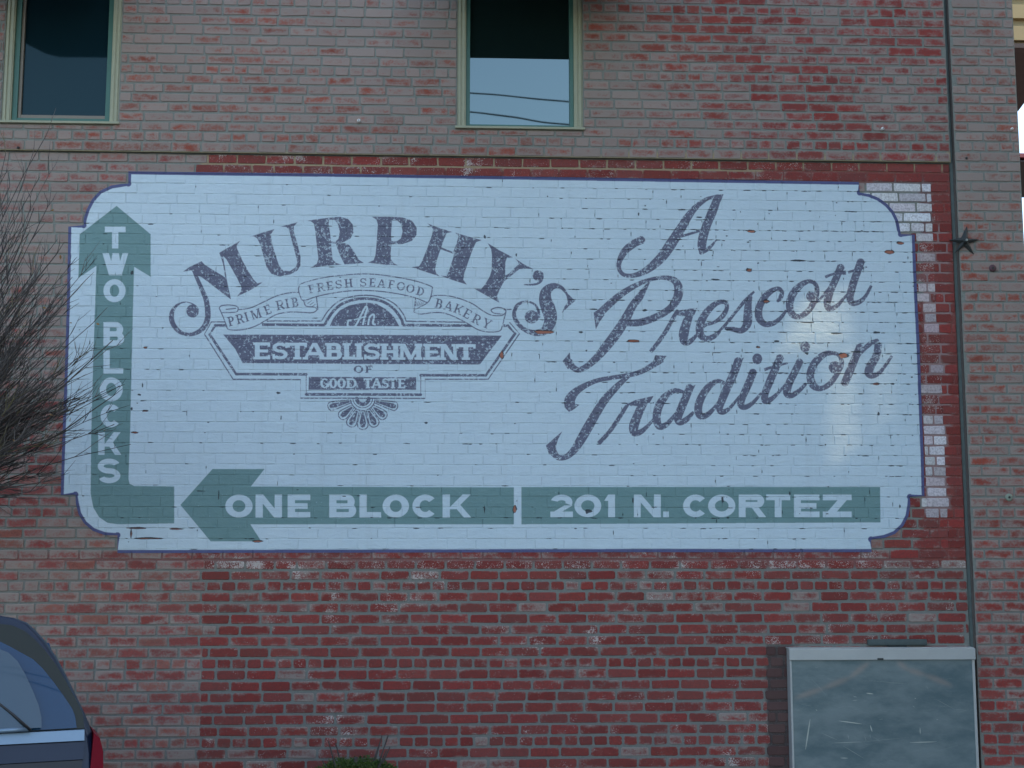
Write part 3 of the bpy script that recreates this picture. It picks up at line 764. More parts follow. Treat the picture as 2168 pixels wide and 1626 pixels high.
for c in mcells:
    x0, x1, z0, z1 = c[:4]
    xm = (x0 + x1) / 2
    if not inside(OUTW, xm, (z0 + z1) / 2): continue
    px, py = Q((xm, Y_PAN, z0))
    d = dens(px, py)
    x = x0                                     # faint joint lines
    while x < x1:
        l = rr.uniform(.02, .09)
        if rr.random() < .62:
            j = rr.uniform(-.0015, .0015)
            fill(CRK, [wq(x, z0 + j), wq(min(x + l, x1), z0 + j + .0005), wq(min(x + l, x1), z0 + j + .0026), wq(x, z0 + j + .0024)], int(rr.uniform(14, 46)), world=True)
        x += l
    if rr.random() < .6:
        fill(CRK, [wq(x0, z0 + .008), wq(x0 + .0024, z0 + .008), wq(x0 + .003, z1 - .01), wq(x0, z1 - .01)], int(rr.uniform(12, 40)), world=True)
    for _ in range(3):
        if rr.random() < d * .5:
            blot(rr.uniform(x0, x1), z0 + rr.uniform(-.003, .002), rr.uniform(.006, .03), rr.uniform(.0022, .0045), 110)
    if rr.random() < d * .35:
        blot(x0 + rr.uniform(-.003, .003), rr.uniform(z0 + .01, z1 - .01), rr.uniform(.002, .0035), rr.uniform(.008, .022), 110)
    if rr.random() < d * .10:
        blot(rr.uniform(x0, x1), rr.uniform(z0, z1), rr.uniform(.003, .012), rr.uniform(.003, .007), 110)
FL = [(1150, 703, 24, 4, 1), (1062, 752, 5, 9, 1), (1340, 722, 16, 3.5, 1), (1586, 572, 7, 4, 1), (1590, 490, 10, 4, 1), (1882, 534, 13, 5, 1), (1906, 515, 10, 3, 1), (1622, 638, 8, 4, 1), (1786, 753, 12, 7, 1),
      (1812, 745, 14, 3, 0), (1770, 706, 15, 2.5, 0), (1856, 704, 9, 3, 0), (1710, 683, 18, 2, 0), (1690, 552, 17, 2.2, 0), (1514, 592, 10, 2, 0), (1545, 698, 11, 3, 0), (1258, 655, 10, 2, 0), (1230, 703, 5, 3, 0),
      (1365, 657, 6, 3, 0), (1480, 460, 8, 2, 0), (1026, 502, 3, 5, 0), (1352, 454, 2, 6, 0), (1093, 540, 2, 5, 0), (1644, 723, 7, 3, 0), (1708, 748, 5, 4, 0), (1860, 876, 3, 4, 0), (279, 866, 3, 4, 0), (295, 836, 4, 3, 0), (302, 816, 2, 6, 0),
      (307, 870, 7, 1.5, 1), (285, 916, 7, 1.5, 1), (308, 736, 4, 2.5, 1), (280, 578, 4, 5, 0), (1090, 1078, 4, 9, 1), (545, 1146, 12, 2, 1), (290, 1118, 25, 1.2, 1), (315, 1140, 30, 1.2, 1), (278, 1130, 1.2, 9, 1), (372, 1120, 18, 1.3, 1), (1245, 1083, 9, 6, 0),
      (1530, 1058, 3, 8, 0), (1340, 1060, 2, 8, 0), (425, 1040, 12, 1.4, 0), (463, 1050, 1.2, 12, 0), (1026, 1078, 1.5, 9, 0), (595, 885, 1.5, 7, 0), (590, 832, 5, 3, 0), (902, 895, 4, 2.5, 0), (1672, 1045, 2, 5, 0), (1905, 1072, 2, 5, 0), (1855, 813, 8, 2, 1), (1890, 813, 6, 2, 0), (1605, 735, 4, 2, 1)]
for x, y, hw, hh, k in FL:
    q = pw((x, y)); s_ = 1 / 291
    if k: blot(q[0], q[1], (hw + 1.2) * s_, (hh + 1.2) * s_, 110); blot(q[0], q[1], hw * s_ * .95, hh * s_ * .95, 255)
    else: blot(q[0], q[1], hw * s_, hh * s_, 110)

img = bpy.data.images.new('sign_paint_masks', IW, IH, alpha=True, float_buffer=True)
img.colorspace_settings.name = 'Non-Color'
img.alpha_mode = 'CHANNEL_PACKED'
buf = np.dstack([INK.out(), GRN.out(), BRD.out(), CRK.out()]).astype(np.float32)
img.pixels.foreach_set(buf.ravel())
img.pack()
del buf

# --- paint material
t = NT('sign_paint')
g = t.n('ShaderNodeNewGeometry')
mp = t.n('ShaderNodeSeparateXYZ'); t.t.links.new(g.outputs['Position'], mp.inputs[0])
u = t.math('MULTIPLY', t.math('SUBTRACT', mp.outputs[0], mx0), 1 / (IW * MPP))
v = t.math('MULTIPLY', t.math('SUBTRACT', mp.outputs[2], mz0), 1 / (IH * MPP))
cx = t.n('ShaderNodeCombineXYZ'); t.put(cx.inputs[0], u); t.put(cx.inputs[1], v)
im = t.n('ShaderNodeTexImage'); im.image = img; im.extension = 'EXTEND'; im.interpolation = 'Linear'
t.t.links.new(cx.outputs[0], im.inputs[0])
sp = t.n('ShaderNodeSeparateColor'); t.t.links.new(im.outputs['Color'], sp.inputs[0])
nf = t.noise(t.pos(), 62, 5, .72); nm = t.noise(t.pos((1, 1, 2.2)), 14, 4, .6); nl = t.noise(t.pos(), 1.6, 3); nff = t.noise(t.pos(), 260, 2)
base = t.mix(nm, (.585, .69, .715), (.64, .735, .755))
base = t.mix(t.math('MULTIPLY', t.step(nl, .4, .75), .35), base, (.52, .63, .66))
ns = t.noise(t.pos((9, 1, .7)), 1.0, 4, .6)
base = t.mix(t.math('MULTIPLY', t.step(ns, .52, .78), .22), base, (.44, .50, .50))
base = t.mix(t.math('MULTIPLY', t.step(nf, .60, .75), .22), base, (.42, .48, .50))
grn = t.mix(nm, (.155, .275, .262), (.20, .32, .30))
lost = t.step(t.math('ADD', nf, t.math('MULTIPLY', nl, .12)), .70, .76)
c = t.mix(t.math('MULTIPLY', sp.outputs[1], t.math('SUBTRACT', 1.0, t.math('MULTIPLY', lost, .35))), base, grn)
inkc = t.mix(nm, (.115, .12, .172), (.19, .19, .24))
inkc = t.mix(t.math('MULTIPLY', t.step(nff, .45, .7), .35), inkc, (.07, .065, .11))
lost2 = t.step(t.math('ADD', nf, t.math('MULTIPLY', nl, .16)), .615, .69)
c = t.mix(t.math('MULTIPLY', sp.outputs[0], t.math('SUBTRACT', 1.0, t.math('MULTIPLY', lost2, .8))), c, inkc)
brc = t.mix(nm, (.055, .06, .17), (.09, .09, .22))
brc = t.mix(t.math('MULTIPLY', t.step(nf, .55, .68), .7), brc, (.05, .05, .07))
c = t.mix(t.math('MULTIPLY', sp.outputs[2], .95), c, brc)
A = im.outputs['Alpha']
c = t.mix(t.math('MULTIPLY', t.math('MULTIPLY', A, 2.3, clamp=True), .95), c, (.045, .05, .055))
c = t.mix(t.step(A, .70, .95), c, t.mix(nm, (.45, .20, .12), (.36, .10, .07)))
t.set(color=c, rough=.62, spec=.35)
t.bump(t.math('ADD', t.math('ADD', t.math('MULTIPLY', nm, 1.1), t.math('MULTIPLY', nf, .5)), t.math('MULTIPLY', A, -1.5)), .006, .8)
M_PAINT = t.mat

# ------------------------------------------------------------------ the wall
wall = empty('brick_wall', (0, 0, 0), 'tall weathered red brick building wall with a faded painted advertisement sign', 'wall')

def brick_geo(mb, x0, x1, z0, z1, yf, col, wash, spk, r, depth=0.022, joint=0.0072, jit=0.0014, row=None):
    px, py = Q(((x0 + x1) / 2, yf, (z0 + z1) / 2))
    c, b = 0.0055, 0.0032
    if row is not None and px > 425 and py > 1185: joint, c = .0090, .0085
    jl = 0 if (row, round(x0, 4)) in SEAM else joint * .88
    jr = 0 if (row, round(x1, 4)) in SEAM else joint * .88
    u0, u1 = x0, x1
    x0 += jl; x1 -= jr; z0 += joint; z1 -= joint
    yf += r.uniform(-.0016, .0016)
    if x1 - x0 < 2.5 * c: c = (x1 - x0) / 3; b = c / 2
    def ringp(ins, y):
        a0, a1, b0, b1 = x0 + ins, x1 - ins, z0 + ins, z1 - ins
        return [(a0 + c, y, b0), (a1 - c, y, b0), (a1, y, b0 + c), (a1, y, b1 - c), (a1 - c, y, b1), (a0 + c, y, b1), (a0, y, b1 - c), (a0, y, b0 + c)]
    js = [(r.gauss(0, jit), r.gauss(0, jit)) for _ in range(8)]
    tilt = r.uniform(-.0008, .0008)
    vs = []
    for ins, y in ((b, yf), (0, yf + b), (0, yf + depth)):
        for k, p in enumerate(ringp(ins, y)): vs.append((p[0] + js[k][0], p[1] + tilt * (1 if k in (1, 2, 3, 4) else -1), p[2] + js[k][1]))
    fs = [tuple(range(8))]
    for q in (0, 8):
        for k in range(8): fs.append((q + k, q + 8 + k, q + 8 + (k + 1) % 8, q + (k + 1) % 8))
    loc = [((p[0] - x0) / (x1 - x0), (p[2] - z0) / (z1 - z0), 0) for p in vs]
    mb.add(vs, fs, Col=col, wear=(wash, spk, r.random()), loc=loc)

r = random.Random(3)
singles, rest = [], []
for cidx, (x0, x1, z0, z1, yf, key, row) in enumerate(CELLS):
    xm, zm = (x0 + x1) / 2, (z0 + z1) / 2
    px, py = Q((xm, yf, zm))
    if key == 'wall' and row >= 0:
        ins = [inside(OUTW, a, b) for a in (x0 + .004, x1 - .004) for b in (z0 + .004, z1 - .004)]
        if all(ins): continue
    infr = 5 < px - 32 and px + 32 < 2160 and 8 < py < 1612
    hid = (px > 1640 and px < 2085 and py > 1360) or (px < 330 and 540 < py < 1060) or (px < 230 and py > 1290)
    A_ = (x1 - x0) * (z1 - z0) / ((yf - EYE.y) ** 2 + xm ** 2 + (zm - EYE.z) ** 2)
    (singles if infr and not hid and not headers(row) and x1 - x0 > .19 else rest).append((A_, x0, x1, z0, z1, yf, key, row, px, py))
singles.sort(key=lambda q: -q[0])
rest += singles[300:]
singles = singles[:300]
mb_rest = MB()
def colour(px, py, key, x0, x1, yf, zm):
    col, wash, spk = zone(px, py, key, r)
    k = r.uniform(.82, 1.16)
    return tuple(min(.9, q * k * r.uniform(.97, 1.03)) for q in col), wash, spk
for q in singles:
    _, x0, x1, z0, z1, yf, key, row, px, py = q
    mb = MB()
    brick_geo(mb, x0, x1, z0, z1, yf, *colour(px, py, key, x0, x1, yf, 0), r, row=row if key == 'wall' else None)
    mb.build('brick', M_BRICK, wall, recalc=False)
for q in rest:
    _, x0, x1, z0, z1, yf, key, row, px, py = q
    brick_geo(mb_rest, x0, x1, z0, z1, yf, *colour(px, py, key, x0, x1, yf, 0), r, row=row if key == 'wall' else None)
tag(mb_rest.build('brickwork', M_BRICK, wall, recalc=False), kind='stuff')

# mortar bed: coloured grid behind the bricks
def mortar(x0, x1, z0, z1, y, key, name, holes=()):
    xs = list(np.arange(x0, x1, .035)) + [x1]
    zs = list(np.arange(z0, z1, .035)) + [z1]
    for h in holes:
        xs += [h[0], h[1]]; zs += [h[2], min(h[3], z1)]
    xs = sorted(set(round(float(q), 5) for q in xs)); zs = sorted(set(round(float(q), 5) for q in zs))
    mb = MB(); vs = []; cols = []
    for z in zs:
        for x in xs:
            vs.append((x, y, z)); px, py = Q((x, y, z)); cols.append(mortar_zone(px, py, key))
    nx = len(xs); fs = []
    for j in range(len(zs) - 1):
        for i in range(nx - 1):
            cxm, czm = (xs[i] + xs[i + 1]) / 2, (zs[j] + zs[j + 1]) / 2
            if any(h[0] < cxm < h[1] and h[2] < czm < h[3] for h in holes): continue
            fs.append((j * nx + i, j * nx + i + 1, (j + 1) * nx + i + 1, (j + 1) * nx + i))
    mb.add(vs, fs, Col=cols)
    return mb.build(name, M_MORTAR, wall, recalc=False)
ZTOP, ZBOT = zrow(ROW_TOP), 0.0
holes = [(WL[0] + .002, WL[1] - .002, WL[2] + .002, WTOP), (WC[0] + .002, WC[1] - .002, WC[2] + .002, WTOP)]
REC = .0055
mortar(X_LEFT, X_GAP0, ZLEDGE, ZTOP, Y_UP + REC, 'wall', 'mortar', holes)
mortar(X_LEFT, X_GAP0, ZBOT, ZLEDGE, Y_PAN + REC, 'wall', 'mortar')
mortar(X_GAP1, X_PIER1, ZBOT, ZTOP, Y_PIER + REC, 'pier', 'mortar')
# returns: underside of the upper wall, side of the pier, bottom of the joint
mb = MB()
mb.box(X_LEFT, X_GAP0, Y_UP + .001, Y_PAN + REC, ZLEDGE, ZLEDGE + .006)
mb.build('ledge_lip', plain('ledge_mortar', (.27, .23, .13), .9, .3, 30, .002), wall)
mb = MB()
mb.box(X_GAP0 - .001, X_GAP1 + .001, .036, .075, ZBOT, ZTOP)
mb.box(X_GAP0 - .003, X_GAP0, Y_PAN + REC, .045, ZBOT, ZTOP)
mb.box(X_LEFT, X_GAP0, Y_PAN + .001, Y_PAN + REC - .0005, ZLEDGE - .0075, ZLEDGE)
mb.build('corner_joint', M_DARK, wall)
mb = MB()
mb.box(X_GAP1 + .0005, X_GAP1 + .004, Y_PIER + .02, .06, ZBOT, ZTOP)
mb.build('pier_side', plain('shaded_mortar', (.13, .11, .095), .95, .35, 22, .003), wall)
# body of the building behind the facing
mb = MB()
mb.box(X_LEFT - 6, X_PIER1 - .012, .16, 9.0, 0, ZTOP + 1.2)
mb.box(X_GAP1 + .02, X_PIER1 - .008, Y_PIER + .02, .3, 0, ZTOP + 1.2)
mb.box(X_LEFT - 6, X_LEFT, -.002, .16, 0, ZTOP + 1.2)
mb.box(X_LEFT, X_PIER1, -.05, .16, ZTOP + .001, ZTOP + 1.19)
mb.build('wall_core', plain('plain_brickwork', (.26, .13, .11), .9, .3, 14, .004), wall)

# the painted sign: a paint film that follows bricks and joints
mb = MB()
tri = tessellate_polygon([[Vector((p[0], p[1], 0)) for p in OUTW]])
YJ = Y_PAN + .0011
mb.add([(p[0], YJ, p[1]) for p in OUTW], [tuple(q) for q in tri])
r2 = random.Random(8)
for (x0, x1, z0, z1, yf, key, row) in mcells:
    g = .0026
    a, b, c0, d = x0 + g, x1 - g, z0 + g, z1 - g
    yy = yf - .0014 + r2.uniform(-.0009, .0009)
    cs = [inside(OUTW, q, w_) for q in (a, b) for w_ in (c0, d)]
    if all(cs):
        bb = .0020
        vs = [(a, yy + bb, c0), (b, yy + bb, c0), (b, yy + bb, d), (a, yy + bb, d), (a + bb, yy, c0 + bb), (b - bb, yy, c0 + bb), (b - bb, yy, d - bb), (a + bb, yy, d - bb)]
        vs = [(p[0] + r2.gauss(0, .0012), p[1], p[2] + r2.gauss(0, .0012)) for p in vs]
        vs += [(p[0], YJ + .0005, p[2]) for p in vs[:4]]
        mb.add(vs, [(4, 5, 6, 7), (0, 1, 5, 4), (1, 2, 6, 5), (2, 3, 7, 6), (3, 0, 4, 7), (8, 9, 1, 0), (9, 10, 2, 1), (10, 11, 3, 2), (11, 8, 0, 3)])
    elif any(cs) or clip_rect(OUTW, a, b, c0, d):
        pol = clip_rect(OUTW, a, b, c0, d)
        if pol:
            n = len(pol)
            try: tr = tessellate_polygon([[Vector((p[0], p[1], 0)) for p in pol]])
            except Exception: tr = []
            yk = yf - .0034
            mb.add([(p[0], yk, p[1]) for p in pol] + [(p[0], yf + REC, p[1]) for p in pol], [tuple(q) for q in tr] + [(i, (i + 1) % n, (i + 1) % n + n, i + n) for i in range(n)])
o = mb.build('painted_sign', M_PAINT, wall, recalc=False)
tag(o, label='faded pale blue painted advertisement with dark lettering and green arrows')
# make the film face the street
bm = bmesh.new(); bm.from_mesh(o.data)
for f in bm.faces:
    if f.normal.y > .3: f.normal_flip()
bm.to_mesh(o.data); bm.free()

# ------------------------------------------------------------------ windows
M_CREAM = plain('cream_window_paint', (.37, .365, .235), .5, .12, 25, .001)
M_GREEN = plain('green_window_paint', (.055, .155, .115), .45, .15, 20)
M_SASH = plain('brown_sash_paint', (.24, .20, .15), .5, .15, 20)
t = NT('window_glass')
t.set(color=(.006, .014, .013), rough=.015, ior=2.5)
t.bsdf.inputs['Specular Tint'].default_value = (.80, 1.0, .95, 1)
wv = t.noise(t.pos(), 1.3, 1); t.bump(wv, .004, .35)
M_GLASS = t.mat
t = NT('tinted_window_glass')
t.set(color=(.006, .020, .026), rough=.05, ior=1.38)
t.bsdf.inputs['Specular Tint'].default_value = (.70, 1.0, 1.0, 1)
t.bump(t.noise(t.pos(), 1.3, 1), .004, .3)
M_GLASS2 = t.mat
def window(W, label, sash, glass, yb=0.0, fw=.034):
    x0, x1, z0 = W
    z1 = WTOP
    o = empty('window', ((x0 + x1) / 2, .02, z0), label, 'window', 'upper floor windows')
    inv = Matrix.Translation(-Vector(o.location))
    def part(name, mb, m, parent=o, mv=True):
        ob = mb.build(name, m)
        ob.parent = parent
        if mv: ob.matrix_parent_inverse = Matrix.Identity(4); ob.location = -Vector(o.location)
        return ob
    cw = .068
    mb = MB()
    for s, xa in ((1, x0), (-1, x1)):
        a, b = sorted((xa, xa + s * cw)); mb.box(a, b, .012, .09, z0, z1, .003)
        a, b = sorted((xa + s * .012, xa + s * .030)); mb.box(a, b, .004, .02, z0 + .012, z1, .003)
        a, b = sorted((xa + s * .040, xa + s * .060)); mb.box(a, b, .007, .02, z0 + .012, z1, .003)
    mb.box(x0 + cw, x1 - cw, .012, .09, z1 - .08, z1, .003)
    part('casing', mb, M_CREAM)
    mb = MB(); mb.box(x0 - .012, x1 + .012, -.022, .08, z0 - .001, z0 + .017, .003)
    part('sill', mb, M_CREAM)
    a, b, c0 = x0 + cw, x1 - cw, z0 + .018
    mb = MB()
    mb.box(a, a + fw, .030, .10, c0, z1 - .08, .002); mb.box(b - fw, b, .030, .10, c0, z1 - .08, .002)
    mb.box(a + fw, b - fw, .030, .10, c0, c0 + fw * .9, .002)
    fr = part('frame', mb, M_GREEN)
    a2, b2, c2 = a + fw, b - fw, c0 + fw * .9
    if sash:
        mb = MB(); mb.box(a2, a2 + .022, .045, .10, c2, z1 - .08, .002); mb.box(a2 + .022, b2, .045, .10, c2, c2 + .028, .002)
        part('sash', mb, M_SASH)
        a2 += .022; c2 += .028
    mb = MB(); mb.box(a2, b2, .066, .074, c2, z1 - .08)
    part('pane', mb, glass)
    return o
window(WC, 'tall green framed window near the top centre, its pane reflecting pale sky', False, M_GLASS, fw=.030)
window(WL, 'tall green framed window in the top left corner with a dark blue pane', True, M_GLASS2, fw=.038)

# awnings over the windows (just above the picture, mirrored in the panes)
M_AWN = plain('dark_awning_canvas', (.025, .055, .038), .85, .3, 12)
M_POLE = plain('dark_metal', (.03, .035, .035), .4, .2, 20)
def refl(px, py, yd):                          # where the pane shows a thing at depth -yd
    W = P(px, py, .07); k = (yd + .07) / (.07 - EYE.y)
    return Vector((W.x + (W.x - EYE.x) * k, -yd, W.z + (W.z - EYE.z) * k))
def awning(pa, pb, yd, label, slant=0.0):
    A, B = refl(*pa, yd), refl(*pb, yd)
    o = empty('window_awning', (A.x, -.05, A.z), label, 'awning', 'awnings over the upper windows')
    L = Vector(o.location)
    za = max(A.z, B.z) + .55
    mb = MB(); n = 10
    vs, fs = [], []
    for i in range(n + 1):
        u = i / n
        e = A.lerp(B, u)
        cor = slant * max(0, 1 - u * 4)
        vs += [Vector((e.x, -.03, za)) - L, Vector((e.x, e.y, e.z + cor)) - L, Vector((e.x, e.y - .012, e.z + cor)) - L, Vector((e.x, -.042, za + .012)) - L]
    for i in range(n):
        for k in range(4): fs.append((i * 4 + k, i * 4 + (k + 1) % 4, (i + 1) * 4 + (k + 1) % 4, (i + 1) * 4 + k))
    fs += [(0, 3, 2, 1), (n * 4, n * 4 + 1, n * 4 + 2, n * 4 + 3)]
    mb.add(vs, fs); mb.build('canopy', M_AWN, o)
    for E in (A, B):
        mb = MB(); mb.tube([Vector((E.x, -.03, za)) - L, Vector((E.x, E.y, E.z + (slant if E is A else 0) + .01)) - L], .012)
        mb.tube([Vector((E.x, -.03, za - .02)) - L, Vector((E.x, -.03, za + .04)) - L], .02)
        mb.build('strut', M_POLE, o)
awning((930, 121), (1290, 127), .95, 'dark canvas awning above the central window')
awning((38, 119), (330, 123), .95, 'dark canvas awning above the left window', .14)

# overhead cables across the street, mirrored in the central pane
M_CABLE = plain('black_cable', (.02, .02, .025), .6, .1, 5)
for k, (a, b, lab) in enumerate((((1000, 196), (1203, 217), 'upper overhead cable crossing the street behind the camera'), ((1000, 241), (1203, 263), 'lower overhead cable crossing the street behind the camera'))):
    A, B = refl(*a, 14), refl(*b, 14)
    d = (B - A)
    pts = [A + d * u + Vector((0, 0, .0012 * (u - .5) ** 2 * d.length)) for u in np.linspace(-1.3, 15, 40)]
    mb = MB(); mb.tube(pts, .016, 5)
    tag(mb.build('overhead_cable', M_CABLE), lab, 'cable', 'overhead cables')

up_ = refl(740, 200, 14)
upo = empty('utility_pole', (up_.x, -14.0, 0), 'wooden utility pole across the street behind the camera', 'utility pole')
mb = MB(); mb.tube([(0, 0, -.1), (0, 0, 4), (0, 0, up_.z + .6)], [.15, .13, .10], 12); mb.build('pole', plain('weathered_pole', (.10, .08, .06), .9, .3, 8, .004), upo, True)
mb = MB(); mb.box(-.06, .06, -.9, .9, up_.z + .1, up_.z + .2, .01); mb.build('crossarm', M_POLE, upo)

# ------------------------------------------------------------------ small fittings on the wall
M_IRON = plain('blackened_iron', (.030, .034, .030), .6, .3, 40, .002)
star = empty('star_anchor', P(2042, 511, Y_PIER - .01), 'dark iron star shaped wall anchor beside the corner joint', 'wall anchor')
R_, r_i = .118, .036
mb = MB()
tips = [(-.02 + math.radians(-8 + 72 * k)) for k in range(5)]
angs = [math.radians(90 - 12), math.radians(8), math.radians(-55), math.radians(-130), math.radians(175)]
vs = [(0, -.028, 0)]; ring_ = []
for k in range(5):
    a = angs[k]; b = angs[(k + 1) % 5]
    if b > a: b -= 2 * math.pi
    m = (a + b) / 2
    rr_ = R_ * (1.0 if k != 1 else .95)
    vs.append((rr_ * math.cos(a), -.002, rr_ * math.sin(a))); vs.append((r_i * math.cos(m), -.004, r_i * math.sin(m)))
fs = [(0, 1 + k, 1 + (k + 1) % 10) for k in range(10)]
nb = len(vs)
vs += [(p[0], .012, p[2]) for p in vs[1:]]
fs += [(1 + k, nb + k, nb + (k + 1) % 10, 1 + (k + 1) % 10) for k in range(10)]
mb.add(vs, fs); mb.build('star_plate', M_IRON, star)
mb = MB(); mb.tube([(0, -.018, 0), (0, -.034, 0)], [.021, .019], 12); mb.build('washer', M_IRON, star, True)
mb = MB(); mb.tube([(0.002, -.034, .002), (.002, -.044, .002)], .009, 6); mb.build('bolt', plain('worn_steel', (.35, .37, .33), .4, .2, 40, metal=.6), star)

def plug(name, px, py, y, rad, mat, label, cat, depth=.012, group=None):
    p = P(px, py, y); o = empty(name, p, label, cat, group)
    mb = MB(); mb.tube([(0, .004, 0), (0, -depth * .7, 0), (0, -depth, 0)], [rad, rad, rad * .6], 12); mb.build('cap', mat, o, True)
    mb = MB(); mb.tube([(0, -depth + .001, 0), (0, -depth - .004, 0)], rad * .3, 8); mb.build('screw', M_IRON, o)
    return o
M_KNOB = plain('white_ceramic', (.86, .84, .78), .3, .05, 10)
plug('wall_insulator', 760, 257, Y_UP, .013, M_KNOB, 'small white knob on the bricks left of the central window sill', 'insulator', .03, 'small white knobs on the wall')
plug('wall_insulator', 1867, 274, Y_UP, .012, M_KNOB, 'small white knob on the bricks at upper right, left of the corner joint', 'insulator', .03, 'small white knobs on the wall')
plug('wall_insulator', 2141, 274, Y_PIER, .010, M_KNOB, 'small white knob near the right edge of the brick pier', 'insulator', .03, 'small white knobs on the wall')
plug('pipe_cap', 2101, 568, Y_PIER, .027, plain('rusty_iron', (.10, .045, .05), .7, .3, 40), 'round rusty brown cap on the pier below the iron star', 'pipe cap', .014)
plug('vent_plug', 2136, 1053, Y_PIER, .028, plain('grey_green_plug', (.25, .29, .22), .7, .2, 40), 'round grey green plug set in the lower part of the pier', 'plug', .008)
plug('pipe_cap', 2046, 335, Y_PIER, .009, M_IRON, 'tiny dark bolt hole cap at the top of the pier beside the ledge', 'bolt', .01)
plug('wall_bolt', 39, 313, Y_UP, .010, M_IRON, 'small dark bolt below the left window above the ledge', 'bolt', .012)

# ------------------------------------------------------------------ metal display cabinet
CYF = -.065
ca, cb, cc, cd = P(1670, 1375, CYF), P(2063, 1371, CYF), P(1680, 1626, CYF), P(2073, 1626, CYF)
cx0, cx1, cz1 = (ca.x + cc.x) / 2, (cb.x + cd.x) / 2, (ca.z + cb.z) / 2
cz0 = .12
cab = empty('metal_cabinet', ((cx0 + cx1) / 2, Y_PAN, cz0), 'scratched blue grey metal cabinet with a pale top rail on the brick wall', 'cabinet')
CL = Vector(cab.location)
def cpart(name, mb, m):
    mb.v = [tuple(Vector(v_) - CL) for v_ in mb.v]
    return mb.build(name, m, cab)
M_ALU = plain('dull_aluminium', (.48, .49, .46), .45, .12, 6, .0005, metal=.35)
CW, CH = 640, 640
IWs, IHs = IW, IH
# scratches and painted warm reflections, each drawn into a small mask
pan = np.zeros((CH, CW), np.float32); warm_refl = np.zeros((CH, CW), np.float32)
def seg(arr, x0, y0, x1, y1, w, val):
    n = int(math.hypot(x1 - x0, y1 - y0) * 2) + 2
    for k in range(n):
        u = k / (n - 1); ww = w * (math.sin(math.pi * min(max(u, .05), .95)) ** .5)
        x, y = x0 + (x1 - x0) * u, y0 + (y1 - y0) * u
        i0, i1, j0, j1 = int(x - ww - 1), int(x + ww + 2), int(y - ww - 1), int(y + ww + 2)
        i0, j0 = max(0, i0), max(0, j0)
        yy, xx = np.mgrid[j0:j1, i0:i1]
        sub = arr[j0:j1, i0:i1]
        if sub.size == 0: continue
        dd = np.hypot(xx[:sub.shape[0], :sub.shape[1]] - x, yy[:sub.shape[0], :sub.shape[1]] - y)
        np.maximum(sub, np.clip(1 - (dd - ww + .7), 0, 1) * val, out=sub)
# crop coordinates of the photograph (430..1780, 775..1590) mapped to the panel
def cm(x, y): return ((x - 405) / 1400 * CW, (y - 775) / 1400 * CH)
for a in [((545, 1200), (505, 1415), 5, .55), ((760, 1212), (930, 1235), 3.2, .8), ((995, 1245), (1008, 1292), 3.4, .8), ((1370, 1265), (1370, 1312), 2.6, .7), ((1290, 1372), (1490, 1368), 2.6, .75), ((705, 1372), (930, 1365), 2.2, .5),
          ((930, 1365), (1280, 1335), 1.2, .3), ((625, 1298), (740, 1348), 1.4, .55), ((790, 1395), (940, 1485), 1.4, .55), ((765, 1480), (820, 1482), 2.4, .7), ((975, 1012), (1025, 1018), 3, .8), ((875, 1035), (900, 1040), 1.6, .7), ((865, 1065), (905, 1062), 1.4, .7),
          ((1338, 1050), (1346, 1054), 2, .9), ((590, 1130), (600, 1136), 2, .7), ((1000, 920), (1320, 950), 1.1, .4), ((565, 905), (675, 1030), 1.1, .35), ((1500, 1060), (1640, 1135), 1.2, .45), ((1640, 1135), (1720, 1140), 1.2, .4), ((1320, 1105), (1335, 1118), 1.5, .6),
          ((470, 1085), (560, 1105), 1.1, .4), ((950, 1320), (960, 1360), 1.4, .5), ((825, 1310), (830, 1345), 1.6, .5), ((990, 1310), (995, 1340), 1.2, .5), ((1060, 1205), (1095, 1200), 1.2, .5), ((1495, 1205), (1510, 1208), 1.6, .6), ((1430, 960), (1442, 985), 1.2, .4), ((1440, 1450), (1700, 1380), 1.0, .2), ((1120, 1580), (1380, 1560), 8, .22), ((680, 905), (740, 912), 1.1, .4)]:
    p0, p1 = cm(*a[0]), cm(*a[1]); seg(pan, *p0, *p1, a[2] * .46, a[3])
sr = random.Random(2)
for _ in range(120):
    x, y = sr.uniform(5, CW - 5), sr.uniform(5, CH - 5); l = sr.uniform(2, 40); a = sr.uniform(-.6, .5)
    seg(pan, x, y, x + l * math.cos(a), y + l * math.sin(a), sr.uniform(.2, .6), sr.uniform(.08, .35))
for pts in ([(440, 1045), (650, 975), (850, 900), (1000, 790)], [(1220, 785), (1290, 840), (1420, 880), (1620, 960)]):  # warm streaks: reflections painted into the panel colour
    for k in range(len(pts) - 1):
        p0, p1 = cm(*pts[k]), cm(*pts[k + 1]); seg(warm_refl, *p0, *p1, 9, .8)
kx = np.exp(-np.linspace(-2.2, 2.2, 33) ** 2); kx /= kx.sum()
warm_refl = np.apply_along_axis(lambda m_: np.convolve(m_, kx, 'same'), 0, warm_refl); warm_refl = np.apply_along_axis(lambda m_: np.convolve(m_, kx, 'same'), 1, warm_refl)
im2 = bpy.data.images.new('panel_scratch_reflection_masks', CW, CH, float_buffer=True); im2.colorspace_settings.name = 'Non-Color'
im2.pixels.foreach_set(np.dstack([pan[::-1], warm_refl[::-1], pan[::-1] * 0, pan[::-1] * 0 + 1]).astype(np.float32).ravel()); im2.pack()
t = NT('scratched_metal')
g = t.n('ShaderNodeTexCoord'); s3 = t.n('ShaderNodeSeparateXYZ'); t.t.links.new(g.outputs['Object'], s3.inputs[0])
pw_ = cx1 - cx0
u = t.math('MULTIPLY_ADD', s3.outputs[0], 1 / pw_, .5)
